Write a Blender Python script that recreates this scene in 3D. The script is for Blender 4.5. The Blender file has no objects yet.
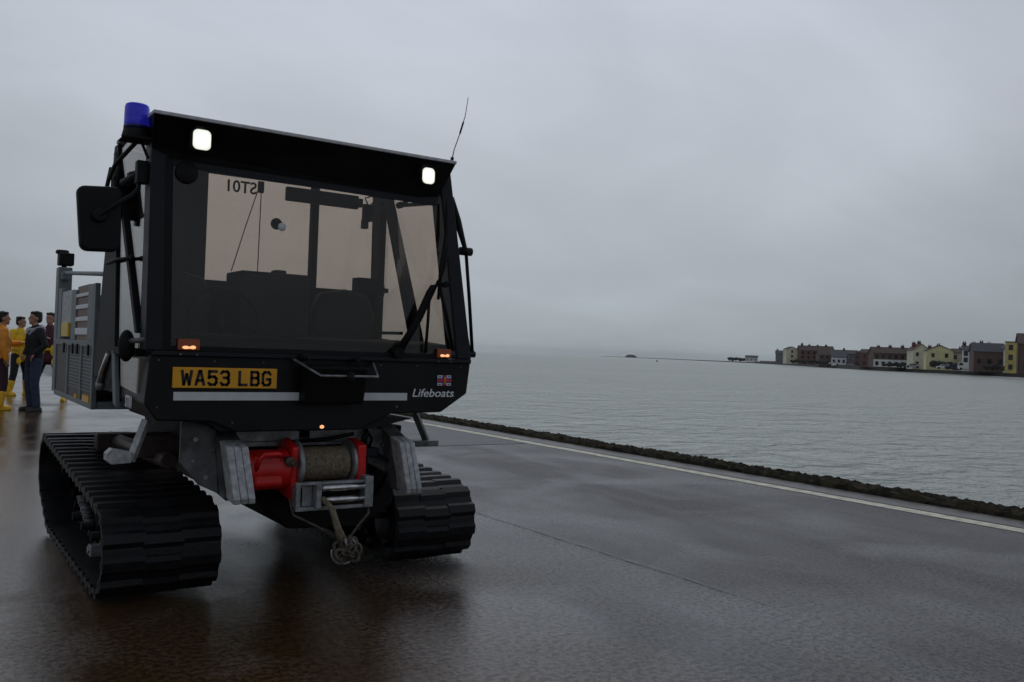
import bpy, bmesh, math, random
from math import sin, cos, pi, radians, sqrt, atan2, hypot
from mathutils import Vector, Matrix
random.seed(7)
S = bpy.context.scene
COL = S.collection

# ------------------------------------------------------------------ camera
YAW, PITCH, ROLL = radians(34), radians(0.73), radians(2.05)
fw = Vector((sin(YAW)*cos(PITCH), cos(YAW)*cos(PITCH), sin(PITCH)))
r0 = Vector((cos(YAW), -sin(YAW), 0)); u0 = r0.cross(fw)
Rv = cos(ROLL)*r0 + sin(ROLL)*u0
Uv = -sin(ROLL)*r0 + cos(ROLL)*u0
cam = bpy.data.objects.new('camera', bpy.data.cameras.new('camera')); COL.objects.link(cam)
m = Matrix((Rv, Uv, -fw)).transposed().to_4x4(); m.translation = Vector((0, 0, 1.37))
cam.matrix_world = m
cam.data.sensor_width = 36; cam.data.lens = 900/1024*36
cam.data.clip_start = 0.05; cam.data.clip_end = 20000
S.camera = cam

# ------------------------------------------------------------------ world: overcast
SUN_EL, SUN_AZ = radians(62), radians(33)      # azimuth from +Y towards +X
W = bpy.data.worlds.new('World'); S.world = W; W.use_nodes = True
nt = W.node_tree; nt.nodes.clear()
def wn(t, **k):
    n = nt.nodes.new(t)
    for a, b in k.items(): setattr(n, a, b)
    return n
sky = wn('ShaderNodeTexSky', sky_type='NISHITA', sun_disc=False, sun_elevation=SUN_EL, sun_rotation=SUN_AZ, altitude=0, air_density=1.5, dust_density=4)
tc = wn('ShaderNodeTexCoord'); sep = wn('ShaderNodeSeparateXYZ'); nt.links.new(tc.outputs['Generated'], sep.inputs[0])
# clouds laid on a flat deck: direction / (z + c)
addz = wn('ShaderNodeMath', operation='ADD'); nt.links.new(sep.outputs['Z'], addz.inputs[0]); addz.inputs[1].default_value = 0.34
mx = wn('ShaderNodeMath', operation='MAXIMUM'); nt.links.new(addz.outputs[0], mx.inputs[0]); mx.inputs[1].default_value = 0.05
dx = wn('ShaderNodeMath', operation='DIVIDE'); nt.links.new(sep.outputs['X'], dx.inputs[0]); nt.links.new(mx.outputs[0], dx.inputs[1])
dy = wn('ShaderNodeMath', operation='DIVIDE'); nt.links.new(sep.outputs['Y'], dy.inputs[0]); nt.links.new(mx.outputs[0], dy.inputs[1])
comb = wn('ShaderNodeCombineXYZ'); nt.links.new(dx.outputs[0], comb.inputs[0]); nt.links.new(dy.outputs[0], comb.inputs[1])
ns = wn('ShaderNodeTexNoise'); nt.links.new(comb.outputs[0], ns.inputs['Vector']); ns.inputs['Scale'].default_value = 0.8; ns.inputs['Detail'].default_value = 6; ns.inputs['Roughness'].default_value = 0.52
ns.inputs['Distortion'].default_value = 0.7
mpw = wn('ShaderNodeMapping'); mpw.inputs['Rotation'].default_value = (0, 0, radians(-15)); mpw.inputs['Scale'].default_value = (0.75, 1.2, 1); nt.links.new(comb.outputs[0], mpw.inputs[0])
ns2 = wn('ShaderNodeTexNoise'); nt.links.new(mpw.outputs[0], ns2.inputs['Vector']); ns2.inputs['Scale'].default_value = 2.1; ns2.inputs['Detail'].default_value = 5; ns2.inputs['Distortion'].default_value = 0.9
nmix = wn('ShaderNodeMix', data_type='FLOAT'); nmix.inputs['Factor'].default_value = 0.30; nt.links.new(ns.outputs['Fac'], nmix.inputs['A']); nt.links.new(ns2.outputs['Fac'], nmix.inputs['B'])
mr = wn('ShaderNodeMapRange', interpolation_type='SMOOTHSTEP'); nt.links.new(nmix.outputs['Result'], mr.inputs['Value'])
for k, v in (('From Min', 0.34), ('From Max', 0.66), ('To Min', 0.88), ('To Max', 1.08)): mr.inputs[k].default_value = v
# elevation profile of the overcast: dim near the horizon, brighter at 15-25 degrees
ramp = wn('ShaderNodeValToRGB'); nt.links.new(sep.outputs['Z'], ramp.inputs[0])
e = ramp.color_ramp.elements
e[0].position = 0.0; e[0].color = (3.62, 4.12, 4.42, 1)
e[1].position = 1.0; e[1].color = (2.9, 3.2, 3.9, 1)
for p, c in ((0.07, (4.50, 4.95, 5.45, 1)), (0.26, (5.42, 5.80, 6.45, 1)), (0.42, (5.5, 5.95, 6.85, 1)), (0.6, (3.2, 3.55, 4.3, 1))):
    q = e.new(p); q.color = c
# soft brighter patch where the sun is behind the cloud
dot = wn('ShaderNodeVectorMath', operation='DOT_PRODUCT'); nt.links.new(tc.outputs['Generated'], dot.inputs[0])
GE = radians(22); dot.inputs[1].default_value = (sin(SUN_AZ)*cos(GE), cos(SUN_AZ)*cos(GE), sin(GE))   # thinnest part of the cloud
gl = wn('ShaderNodeMapRange', interpolation_type='SMOOTHSTEP'); nt.links.new(dot.outputs['Value'], gl.inputs['Value'])
for k, v in (('From Min', 0.74), ('From Max', 0.99), ('To Min', 0.70), ('To Max', 1.0)): gl.inputs[k].default_value = v
bk = wn('ShaderNodeMapRange', interpolation_type='SMOOTHSTEP'); nt.links.new(dot.outputs['Value'], bk.inputs['Value'])
for k, v in (('From Min', -0.3), ('From Max', 0.7), ('To Min', 0.88), ('To Max', 1.0)): bk.inputs[k].default_value = v
m0 = wn('ShaderNodeMath', operation='MULTIPLY'); nt.links.new(bk.outputs[0], m0.inputs[0]); nt.links.new(gl.outputs[0], m0.inputs[1])
m1 = wn('ShaderNodeMath', operation='MULTIPLY'); nt.links.new(mr.outputs[0], m1.inputs[0]); nt.links.new(m0.outputs[0], m1.inputs[1])
vm = wn('ShaderNodeVectorMath', operation='SCALE'); nt.links.new(ramp.outputs[0], vm.inputs[0]); nt.links.new(m1.outputs[0], vm.inputs['Scale'])
mix = wn('ShaderNodeMix', data_type='RGBA'); mix.inputs['Factor'].default_value = 0.985
nt.links.new(sky.outputs[0], mix.inputs['A']); nt.links.new(vm.outputs[0], mix.inputs['B'])
bg = wn('ShaderNodeBackground'); nt.links.new(mix.outputs['Result'], bg.inputs['Color']); bg.inputs['Strength'].default_value = 0.1
ow = wn('ShaderNodeOutputWorld'); nt.links.new(bg.outputs[0], ow.inputs[0])

sun = bpy.data.objects.new('sun', bpy.data.lights.new('sun', 'SUN')); COL.objects.link(sun)
sun.data.energy = 0.5; sun.data.angle = radians(40); sun.data.color = (1, 0.98, 0.96)
sd = Vector((sin(SUN_AZ)*cos(SUN_EL), cos(SUN_AZ)*cos(SUN_EL), sin(SUN_EL)))
sun.rotation_euler = sd.to_track_quat('Z', 'Y').to_euler()
S.view_settings.view_transform = 'Standard'; S.view_settings.look = 'None'
S.view_settings.gamma = 1; S.view_settings.exposure = 0; S.view_settings.use_curve_mapping = False
S.cycles.max_bounces = 10; S.cycles.transparent_max_bounces = 16
S.cycles.volume_bounces = 0

# ------------------------------------------------------------------ materials
def mat(name, col, rough=0.5, metal=0.0, noise=0.0, nscale=20, bump=0.0, bscale=60, emit=None, es=0, spec=0.5, col2=None, coat=0, trans=None):
    M = bpy.data.materials.new(name); M.use_nodes = True
    t = M.node_tree; b = t.nodes['Principled BSDF']
    b.inputs['Base Color'].default_value = (*col, 1); b.inputs['Roughness'].default_value = rough
    b.inputs['Metallic'].default_value = metal; b.inputs['Specular IOR Level'].default_value = spec
    b.inputs['Coat Weight'].default_value = coat
    c = t.nodes.new('ShaderNodeTexCoord')
    if noise or col2:
        n = t.nodes.new('ShaderNodeTexNoise'); n.inputs['Scale'].default_value = nscale; n.inputs['Detail'].default_value = 6
        t.links.new(c.outputs['Object'], n.inputs['Vector'])
        r = t.nodes.new('ShaderNodeValToRGB'); t.links.new(n.outputs['Fac'], r.inputs[0])
        a = tuple(max(0, x*(1-noise)) for x in col); d = col2 or tuple(x*(1+noise) for x in col)
        r.color_ramp.elements[0].position = 0.35; r.color_ramp.elements[0].color = (*a, 1)
        r.color_ramp.elements[1].position = 0.68; r.color_ramp.elements[1].color = (*d, 1)
        t.links.new(r.outputs[0], b.inputs['Base Color'])
        rr = t.nodes.new('ShaderNodeMapRange'); t.links.new(n.outputs['Fac'], rr.inputs['Value'])
        rr.inputs['To Min'].default_value = max(0.02, rough-0.12); rr.inputs['To Max'].default_value = min(1, rough+0.12)
        t.links.new(rr.outputs[0], b.inputs['Roughness'])
    if bump:
        n2 = t.nodes.new('ShaderNodeTexNoise'); n2.inputs['Scale'].default_value = bscale; n2.inputs['Detail'].default_value = 5
        t.links.new(c.outputs['Object'], n2.inputs['Vector'])
        bp = t.nodes.new('ShaderNodeBump'); bp.inputs['Strength'].default_value = bump; bp.inputs['Distance'].default_value = 0.01
        t.links.new(n2.outputs['Fac'], bp.inputs['Height']); t.links.new(bp.outputs[0], b.inputs['Normal'])
    if emit:
        b.inputs['Emission Color'].default_value = (*emit, 1); b.inputs['Emission Strength'].default_value = es
    return M
def glass(name, tint, extra=0.0, rough=0.0):
    M = bpy.data.materials.new(name); M.use_nodes = True
    t = M.node_tree; t.nodes.clear()
    tr = t.nodes.new('ShaderNodeBsdfTransparent'); tr.inputs[0].default_value = (*tint, 1)
    g = t.nodes.new('ShaderNodeBsdfGlossy'); g.inputs['Roughness'].default_value = rough; g.inputs['Color'].default_value = (1, 1, 1, 1)
    lw = t.nodes.new('ShaderNodeLayerWeight'); lw.inputs['Blend'].default_value = 0.5
    pw = t.nodes.new('ShaderNodeMath'); pw.operation = 'POWER'; pw.inputs[1].default_value = 5; t.links.new(lw.outputs['Facing'], pw.inputs[0])
    ad = t.nodes.new('ShaderNodeMath'); ad.operation = 'MULTIPLY_ADD'; ad.inputs[1].default_value = 0.97; ad.inputs[2].default_value = 0.03+extra; ad.use_clamp = True
    t.links.new(pw.outputs[0], ad.inputs[0])
    mx = t.nodes.new('ShaderNodeMixShader'); t.links.new(ad.outputs[0], mx.inputs[0]); t.links.new(tr.outputs[0], mx.inputs[1]); t.links.new(g.outputs[0], mx.inputs[2])
    o = t.nodes.new('ShaderNodeOutputMaterial'); t.links.new(mx.outputs[0], o.inputs[0])
    return M
M = {}
M['black'] = mat('black paint', (0.0030, 0.0030, 0.0042), 0.42, noise=0.5, nscale=5, spec=0.25, col2=(0.009, 0.009, 0.0105), bump=0.05, bscale=9)
M['blackmat'] = mat('black powder coat', (0.004, 0.004, 0.0048), 0.6, noise=0.3, nscale=15, spec=0.2)
M['trim'] = mat('black rubber trim', (0.0065, 0.0068, 0.008), 0.6, spec=0.25)
M['frame'] = mat('dark blue grey frame paint', (0.012, 0.014, 0.019), 0.5, noise=0.2, nscale=9, spec=0.25)
M['rubber'] = mat('wet track rubber', (0.0065, 0.0065, 0.0080), 0.48, noise=0.5, nscale=14, bump=0.3, bscale=60, spec=0.3)
M['steel'] = mat('galvanised steel', (0.30, 0.31, 0.32), 0.5, metal=0.6, noise=0.35, nscale=18, bump=0.1)
M['dirtsteel'] = mat('dirty galvanised steel', (0.135, 0.143, 0.145), 0.55, metal=0.3, noise=0.55, nscale=9, bump=0.15)
M['lightsteel'] = mat('weathered light aluminium', (0.44, 0.45, 0.46), 0.5, metal=0.2, noise=0.3, nscale=30, bump=0.1)
M['chrome'] = mat('bare bright steel', (0.6, 0.6, 0.6), 0.25, metal=1.0, noise=0.2, nscale=30)
M['cargo'] = mat('grey green cargo paint', (0.17, 0.20, 0.21), 0.5, noise=0.2, nscale=8)
M['ply'] = mat('brown wet plywood', (0.20, 0.095, 0.060), 0.5, noise=0.4, nscale=6)
M['mesh'] = mat('brown grille', (0.055, 0.038, 0.030), 0.5, noise=0.4, nscale=20)
M['silver'] = mat('silver grey roof paint', (0.55, 0.56, 0.58), 0.5, noise=0.15)
M['red'] = mat('red winch paint', (0.62, 0.010, 0.010), 0.36, noise=0.2, nscale=10)
M['rope'] = mat('khaki synthetic winch rope', (0.21, 0.17, 0.115), 0.85, noise=0.4, nscale=60, bump=0.4, bscale=200)
M['chain'] = mat('dull brown rope and steel chain', (0.085, 0.070, 0.050), 0.6, metal=0.2, noise=0.5, nscale=30)
M['white'] = mat('white reflective tape', (0.66, 0.68, 0.70), 0.5, noise=0.08, nscale=10)
M['letters'] = mat('white vinyl lettering', (0.8, 0.82, 0.85), 0.5)
M['plate'] = mat('yellow plate', (0.85, 0.40, 0.015), 0.4, noise=0.06, emit=(1, 0.4, 0.02), es=0.0)
M['ink'] = mat('black ink', (0.008, 0.008, 0.008), 0.5)
M['flagred'] = mat('red flag ink', (0.55, 0.02, 0.03), 0.5)
M['flagblue'] = mat('blue flag ink', (0.03, 0.05, 0.35), 0.5)
M['gold'] = mat('gold flag ink', (0.7, 0.35, 0.03), 0.5)
M['seat'] = mat('dark seat vinyl', (0.012, 0.012, 0.014), 0.6, noise=0.3)
M['interior'] = mat('dark cab lining', (0.012, 0.013, 0.015), 0.7, spec=0.2)
M['bluelens'] = mat('blue beacon lens', (0.012, 0.014, 0.42), 0.25, noise=0.15, nscale=5, emit=(0.03, 0.03, 0.6), es=0.16)
M['blueband'] = mat('dark blue beacon collar', (0.006, 0.008, 0.10), 0.3)
M['lampwhite'] = mat('lit white lamp', (1, 1, 1), 0.3, emit=(1, 1, 0.90), es=1.7)
M['lampglass'] = mat('glowing lamp reflector', (0.8, 0.8, 0.75), 0.3, emit=(0.95, 1.0, 0.82), es=0.75)
M['lampamber'] = mat('lit amber lamp', (0.9, 0.35, 0.12), 0.3, emit=(1, 0.45, 0.20), es=1.15)
M['amberlens'] = mat('amber lens', (0.10, 0.025, 0.010), 0.3, emit=(1, 0.22, 0.08), es=0.035)
M['wsglass'] = glass('brown tinted windscreen glass', (0.79, 0.75, 0.715), 0.0)
M['sideglass'] = glass('tinted side glass', (0.87, 0.82, 0.775), 0.0)
M['rearglass'] = glass('tinted rear glass', (0.87, 0.82, 0.775), 0.0)
M['yellow'] = mat('yellow waterproof', (0.85, 0.52, 0.01), 0.5, noise=0.2, nscale=8)
M['orange'] = mat('orange waterproof', (0.85, 0.30, 0.01), 0.5, noise=0.2, nscale=8)
M['jeans'] = mat('dark denim', (0.030, 0.045, 0.085), 0.85, noise=0.35, nscale=12)
M['darkcloth'] = mat('black cloth', (0.012, 0.012, 0.015), 0.8, noise=0.3, nscale=10)
M['maroon'] = mat('maroon jacket', (0.075, 0.012, 0.022), 0.7, noise=0.3)
M['darkred'] = mat('dark red trousers', (0.035, 0.008, 0.014), 0.7, noise=0.3)
M['greycloth'] = mat('pale grey hood', (0.38, 0.39, 0.44), 0.85, noise=0.2)
M['bluecloth'] = mat('blue hood lining', (0.03, 0.06, 0.25), 0.85)
M['skin'] = mat('skin', (0.42, 0.22, 0.15), 0.5, noise=0.08)
M['hair'] = mat('dark hair', (0.014, 0.010, 0.008), 0.6, noise=0.4, nscale=60)
M['yboot'] = mat('yellow rubber boots', (0.9, 0.50, 0.01), 0.35, noise=0.12)
M['shoe'] = mat('black shoes', (0.015, 0.013, 0.012), 0.4)

# ------------------------------------------------------------------ mesh helpers
class MB:
    def __init__(s): s.bm = bmesh.new(); s.mi = 0
    def _add(s, vs, fs, smooth=False):
        v = [s.bm.verts.new(p) for p in vs]
        for f in fs:
            try:
                q = s.bm.faces.new([v[i] for i in f]); q.smooth = smooth; q.material_index = s.mi
            except ValueError: pass
        return v
    def box(s, x0, x1, y0, y1, z0, z1, Mx=None):
        vs = [Vector((x, y, z)) for x in (x0, x1) for y in (y0, y1) for z in (z0, z1)]
        if Mx: vs = [Mx @ v for v in vs]
        s._add(vs, [(0, 1, 3, 2), (4, 6, 7, 5), (0, 4, 5, 1), (2, 3, 7, 6), (0, 2, 6, 4), (1, 5, 7, 3)]); return s
    def prism(s, poly, axis, a, b, smooth=False):
        """poly: 2D points in the other two axes (in order x,y,z without axis); extruded a..b"""
        n = len(poly); vs = []
        for t in (a, b):
            for p in poly:
                q = list(p); q.insert(axis, t); vs.append(q)
        fs = [tuple(range(n)), tuple(range(2*n-1, n-1, -1))] + [(i, i+n, (i+1) % n+n, (i+1) % n) for i in range(n)]
        s._add(vs, fs, smooth); return s
    def tube(s, pts, r, n=8, caps=True, smooth=True):
        pts = [Vector(p) for p in pts]; k = len(pts)
        rs = r if isinstance(r, (list, tuple)) else [r]*k
        up = None; rings = []
        for i, p in enumerate(pts):
            d = (pts[min(i+1, k-1)]-pts[max(i-1, 0)]).normalized()
            if up is None: up = Vector((0, 0, 1)) if abs(d.z) < 0.9 else Vector((0, 1, 0))
            a = d.cross(up)
            if a.length < 1e-4: a = d.cross(Vector((1, 0, 0)))
            a.normalize(); b = a.cross(d).normalized(); up = b
            rr = rs[i]; rx, ry = rr if isinstance(rr, (list, tuple)) else (rr, rr)
            rings.append([p+a*rx*cos(2*pi*j/n)+b*ry*sin(2*pi*j/n) for j in range(n)])
        vs = [v for q in rings for v in q]; fs = []
        for i in range(k-1):
            for j in range(n): fs.append((i*n+j, i*n+(j+1) % n, (i+1)*n+(j+1) % n, (i+1)*n+j))
        vv = s._add(vs, fs, smooth)
        if caps:
            for idx in (range(n), range((k-1)*n, k*n)):
                f = s.bm.faces.new([vv[i] for i in idx]); f.material_index = s.mi
        return s
    def cyl(s, a, b, r, n=16, r2=None): return s.tube([a, b], [r, r if r2 is None else r2], n)
    def lathe(s, prof, origin, axis='Z', n=24, smooth=True):
        vs = []; k = len(prof); o = Vector(origin)
        for (r, h) in prof:
            for j in range(n):
                c, d = r*cos(2*pi*j/n), r*sin(2*pi*j/n)
                vs.append(o+Vector({'Z': (c, d, h), 'X': (h, c, d), 'Y': (c, h, d)}[axis]))
        fs = [(i*n+j, i*n+(j+1) % n, (i+1)*n+(j+1) % n, (i+1)*n+j) for i in range(k-1) for j in range(n)]
        vv = s._add(vs, fs, smooth)
        for i0 in (0, (k-1)*n):
            if prof[0 if i0 == 0 else -1][0] > 1e-4: 
                f = s.bm.faces.new([vv[i0+i] for i in range(n)]); f.material_index = s.mi
        return s
    def ell(s, c, rx, ry, rz, n=16, k=10, Mx=None):
        vs = []; c = Vector(c)
        for i in range(1, k):
            th = pi*i/k
            for j in range(n):
                p = Vector((rx*sin(th)*cos(2*pi*j/n), ry*sin(th)*sin(2*pi*j/n), rz*cos(th)))
                vs.append(c+(Mx @ p if Mx else p))
        fs = [(i*n+j, (i+1)*n+j, (i+1)*n+(j+1) % n, i*n+(j+1) % n) for i in range(k-2) for j in range(n)]
        T = Vector((0, 0, rz)); vs += [c+(Mx @ T if Mx else T), c-(Mx @ T if Mx else T)]
        a, b = len(vs)-2, len(vs)-1
        fs += [(a, j, (j+1) % n) for j in range(n)] + [(b, (k-2)*n+(j+1) % n, (k-2)*n+j) for j in range(n)]
        s._add(vs, fs, True); return s
    def build(s, name, mats, parent=None, bevel=0, loc=None, kind=None, label=None):
        if parent is not None and parent.get('split') or (parent is not None and parent.parent is not None and parent.parent.get('split')):
            gs = s.groups()
            if 1 < len(gs) <= 14:
                first = None
                for g in gs:
                    q = MB(); mp = {v: q.bm.verts.new(v.co) for v in g}; gset = set(g)
                    for f in s.bm.faces:
                        if f.verts[0] in gset:
                            nf = q.bm.faces.new([mp[v] for v in f.verts]); nf.smooth = f.smooth; nf.material_index = f.material_index
                    o = q._build(name, mats, parent, bevel, loc, kind, label)
                    first = first or o
                s.bm.free(); return first
        return s._build(name, mats, parent, bevel, loc, kind, label)
    def groups(s):
        seen = set(); isl = []
        for v in s.bm.verts:
            if v in seen: continue
            st = [v]; seen.add(v); cur = []
            while st:
                a = st.pop(); cur.append(a)
                for e_ in a.link_edges:
                    o_ = e_.other_vert(a)
                    if o_ not in seen: seen.add(o_); st.append(o_)
            isl.append(cur)
        bb = [(Vector((min(v.co[k] for v in c) for k in range(3))), Vector((max(v.co[k] for v in c) for k in range(3)))) for c in isl]
        par = list(range(len(isl)))
        def fd(i):
            while par[i] != i: i = par[i]
            return i
        for i in range(len(isl)):
            for j in range(i):
                if all(bb[i][0][k]-0.002 <= bb[j][1][k] and bb[j][0][k]-0.002 <= bb[i][1][k] for k in range(3)): par[fd(i)] = fd(j)
        out = {}
        for i, c in enumerate(isl): out.setdefault(fd(i), []).extend(c)
        return sorted(out.values(), key=len, reverse=True)
    def _build(s, name, mats, parent=None, bevel=0, loc=None, kind=None, label=None):
        bmesh.ops.recalc_face_normals(s.bm, faces=s.bm.faces[:])
        me = bpy.data.meshes.new(name); s.bm.to_mesh(me); s.bm.free()
        o = bpy.data.objects.new(name, me); COL.objects.link(o)
        if not isinstance(mats, (list, tuple)): mats = [mats]
        for q in mats: me.materials.append(q)
        root = parent
        while root is not None and root.parent: root = root.parent
        if root is not None: me.transform(Matrix.Translation(-root.location))
        if parent is not None: o.parent = parent
        if loc is not None:
            me.transform(Matrix.Translation(-Vector(loc))); o.location = loc
        if bevel:
            b = o.modifiers.new('bevel', 'BEVEL'); b.width = bevel; b.segments = 2; b.limit_method = 'ANGLE'; b.harden_normals = False
        if kind: o['kind'] = kind
        if label: o['label'] = label
        return o
def thing(name, label, cat, loc, group=None):
    o = bpy.data.objects.new(name, None); COL.objects.link(o); o.location = loc; o.empty_display_size = 0.2
    return tag(o, label, cat, group)
def tag(o, label, cat, group=None):
    o['label'] = label; o['category'] = cat
    if group: o['group'] = group
    return o
def text_obj(name, s, size, Mx, material, parent, extrude=0.0012, shear=0.0, sx=1.0, bold=0.0, center=False, target_w=None):
    c = bpy.data.curves.new(name+'_curve', 'FONT'); c.body = s; c.size = size; c.extrude = extrude; c.shear = shear; c.offset = bold
    c.resolution_u = 4
    if center: c.align_x = 'CENTER'
    t = bpy.data.objects.new(name+'_tmp', c); COL.objects.link(t)
    bpy.context.view_layer.update()
    me = bpy.data.meshes.new_from_object(t.evaluated_get(bpy.context.evaluated_depsgraph_get()))
    bpy.data.objects.remove(t)
    if target_w:
        xs = [v.co.x for v in me.vertices]; k = target_w/(max(xs)-min(xs)); off = min(xs)
        me.transform(Matrix.Diagonal((k, 1, 1, 1)) @ Matrix.Translation((-off, 0, 0)))
    elif sx != 1: me.transform(Matrix.Diagonal((sx, 1, 1, 1)))
    root = parent
    while root.parent: root = root.parent
    me.transform(Matrix.Translation(-root.location) @ Mx)
    me.materials.clear(); me.materials.append(material)
    me.name = name
    o = bpy.data.objects.new(name, me); COL.objects.link(o); o.parent = parent
    return o
def basis(o, x, y):
    x = Vector(x).normalized(); y = Vector(y).normalized(); z = x.cross(y)
    m = Matrix((x, y, z)).transposed().to_4x4(); m.translation = Vector(o); return m

# ------------------------------------------------------------------ ground materials
def ground_mat():
    G = bpy.data.materials.new('wet slipway concrete and asphalt'); G.use_nodes = True
    t = G.node_tree; b = t.nodes['Principled BSDF']; L = t.links.new
    c = t.nodes.new('ShaderNodeTexCoord')
    def noise(scale, detail=6, rough=0.55, vec=None, dist=0.0):
        n = t.nodes.new('ShaderNodeTexNoise'); n.inputs['Scale'].default_value = scale; n.inputs['Detail'].default_value = detail
        n.inputs['Roughness'].default_value = rough; n.inputs['Distortion'].default_value = dist
        L(vec or c.outputs['Object'], n.inputs['Vector']); return n.outputs['Fac']
    def mr(v, a, bb, c0, d):
        n = t.nodes.new('ShaderNodeMapRange'); L(v, n.inputs['Value'])
        for i, q in zip(('From Min', 'From Max', 'To Min', 'To Max'), (a, bb, c0, d)): n.inputs[i].default_value = q
        return n.outputs[0]
    def math(op, a, bb):
        n = t.nodes.new('ShaderNodeMath'); n.operation = op
        for i, q in enumerate((a, bb)):
            if isinstance(q, (int, float)): n.inputs[i].default_value = q
            else: L(q, n.inputs[i])
        return n.outputs[0]
    def mixc(f, a, bb):
        n = t.nodes.new('ShaderNodeMix'); n.data_type = 'RGBA'; L(f, n.inputs['Factor'])
        for i, q in (('A', a), ('B', bb)):
            if isinstance(q, tuple): n.inputs[i].default_value = (*q, 1)
            else: L(q, n.inputs[i])
        return n.outputs['Result']
    # streaks along the promenade (stretched in Y)
    mp = t.nodes.new('ShaderNodeMapping'); L(c.outputs['Object'], mp.inputs[0]); mp.inputs['Scale'].default_value = (1.0, 0.22, 1)
    sepn = t.nodes.new('ShaderNodeSeparateXYZ'); L(c.outputs['Object'], sepn.inputs[0])
    big = noise(0.55, 5, 0.55, mp.outputs[0], 0.6); mid = noise(2.2, 6, 0.6, mp.outputs[0], 0.3)
    fine = noise(75, 4, 0.75); grit = noise(30, 5, 0.75); blot = noise(34, 5, 0.75)
    vor = t.nodes.new('ShaderNodeTexVoronoi'); vor.inputs['Scale'].default_value = 38; L(c.outputs['Object'], vor.inputs['Vector'])
    # zones: concrete apron (x<4.05), asphalt lane beyond
    zone = mr(math('ADD', sepn.outputs['X'], mr(mid, 0, 1, -0.05, 0.05)), 3.9, 4.15, 0, 1)
    hue = mr(math('ADD', sepn.outputs['X'], mr(big, 0.3, 0.7, -1.0, 1.0)), 1.8, 3.6, 0, 1)
    brown = mixc(mr(big, 0.40, 0.60, 0, 1), (0.075, 0.040, 0.014), (0.125, 0.074, 0.034))  # wet ground's own brown, saturated to carry the tractor's reflected sheen
    grey = mixc(mr(mid, 0.40, 0.60, 0, 1), (0.055, 0.054, 0.057), (0.125, 0.121, 0.123))
    base = mixc(hue, brown, grey)
    base2 = mixc(mr(math('ADD', math('MULTIPLY', grit, 0.4), math('MULTIPLY', blot, 0.6)), 0.53, 0.46, 0, 0.75), base, (0.007, 0.0065, 0.007))
    chip = math('MULTIPLY', mr(vor.outputs['Distance'], 0.0, 0.16, 1.0, 0.0), mr(mid, 0.5, 0.62, 0.0, 0.5))
    base3 = mixc(chip, base2, (0.16, 0.155, 0.15))
    L(base3, b.inputs['Base Color'])
    # wetness
    wet_apron = mr(math('ADD', big, math('MULTIPLY', mid, 0.5)), 0.62, 0.92, 0.10, 0.30)
    wet_lane = mr(math('ADD', big, math('MULTIPLY', mid, 0.6)), 0.60, 1.0, 0.24, 0.55)
    pn = noise(0.75, 5, 0.5, None, 0.8)
    near = mr(sepn.outputs['X'], 1.8, 4.4, 0.20, -0.03)
    pud = math('MULTIPLY', mr(math('ADD', pn, near), 0.40, 0.68, 0, 1), mr(sepn.outputs['X'], 3.0, 4.4, 0.95, 0.55))
    rg = t.nodes.new('ShaderNodeMix'); L(zone, rg.inputs['Factor']); L(wet_apron, rg.inputs['A']); L(wet_lane, rg.inputs['B'])
    damp = t.nodes.new('ShaderNodeMix'); L(pud, damp.inputs['Factor']); L(math('ADD', rg.outputs['Result'], 0.06), damp.inputs['A']); damp.inputs['B'].default_value = 0.075
    rr = math('ADD', damp.outputs['Result'], math('MULTIPLY', mr(math('ADD', math('MULTIPLY', grit, 0.5), math('MULTIPLY', blot, 0.5)), 0.40, 0.60, -0.12, 0.16), mr(pud, 0, 1, 1.0, 0.55)))
    L(rr, b.inputs['Roughness'])
    L(math('MULTIPLY', mr(zone, 0, 1, 0.42, 0.60), mr(math('ADD', math('MULTIPLY', grit, 0.35), math('MULTIPLY', blot, 0.65)), 0.44, 0.56, 0.50, 1.45)), b.inputs['Specular IOR Level'])
    bh = math('ADD', math('MULTIPLY', fine, 0.7), math('ADD', math('MULTIPLY', grit, 0.8), math('MULTIPLY', mid, 0.6)))
    bs = t.nodes.new('ShaderNodeBump'); L(bh, bs.inputs['Height']); bs.inputs['Distance'].default_value = 0.013
    L(math('MULTIPLY', mr(rg.outputs['Result'], 0.10, 0.5, 0.45, 1.0), mr(pud, 0, 1, 1.0, 0.26)), bs.inputs['Strength'])
    L(bs.outputs[0], b.inputs['Normal'])
    return G
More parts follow.
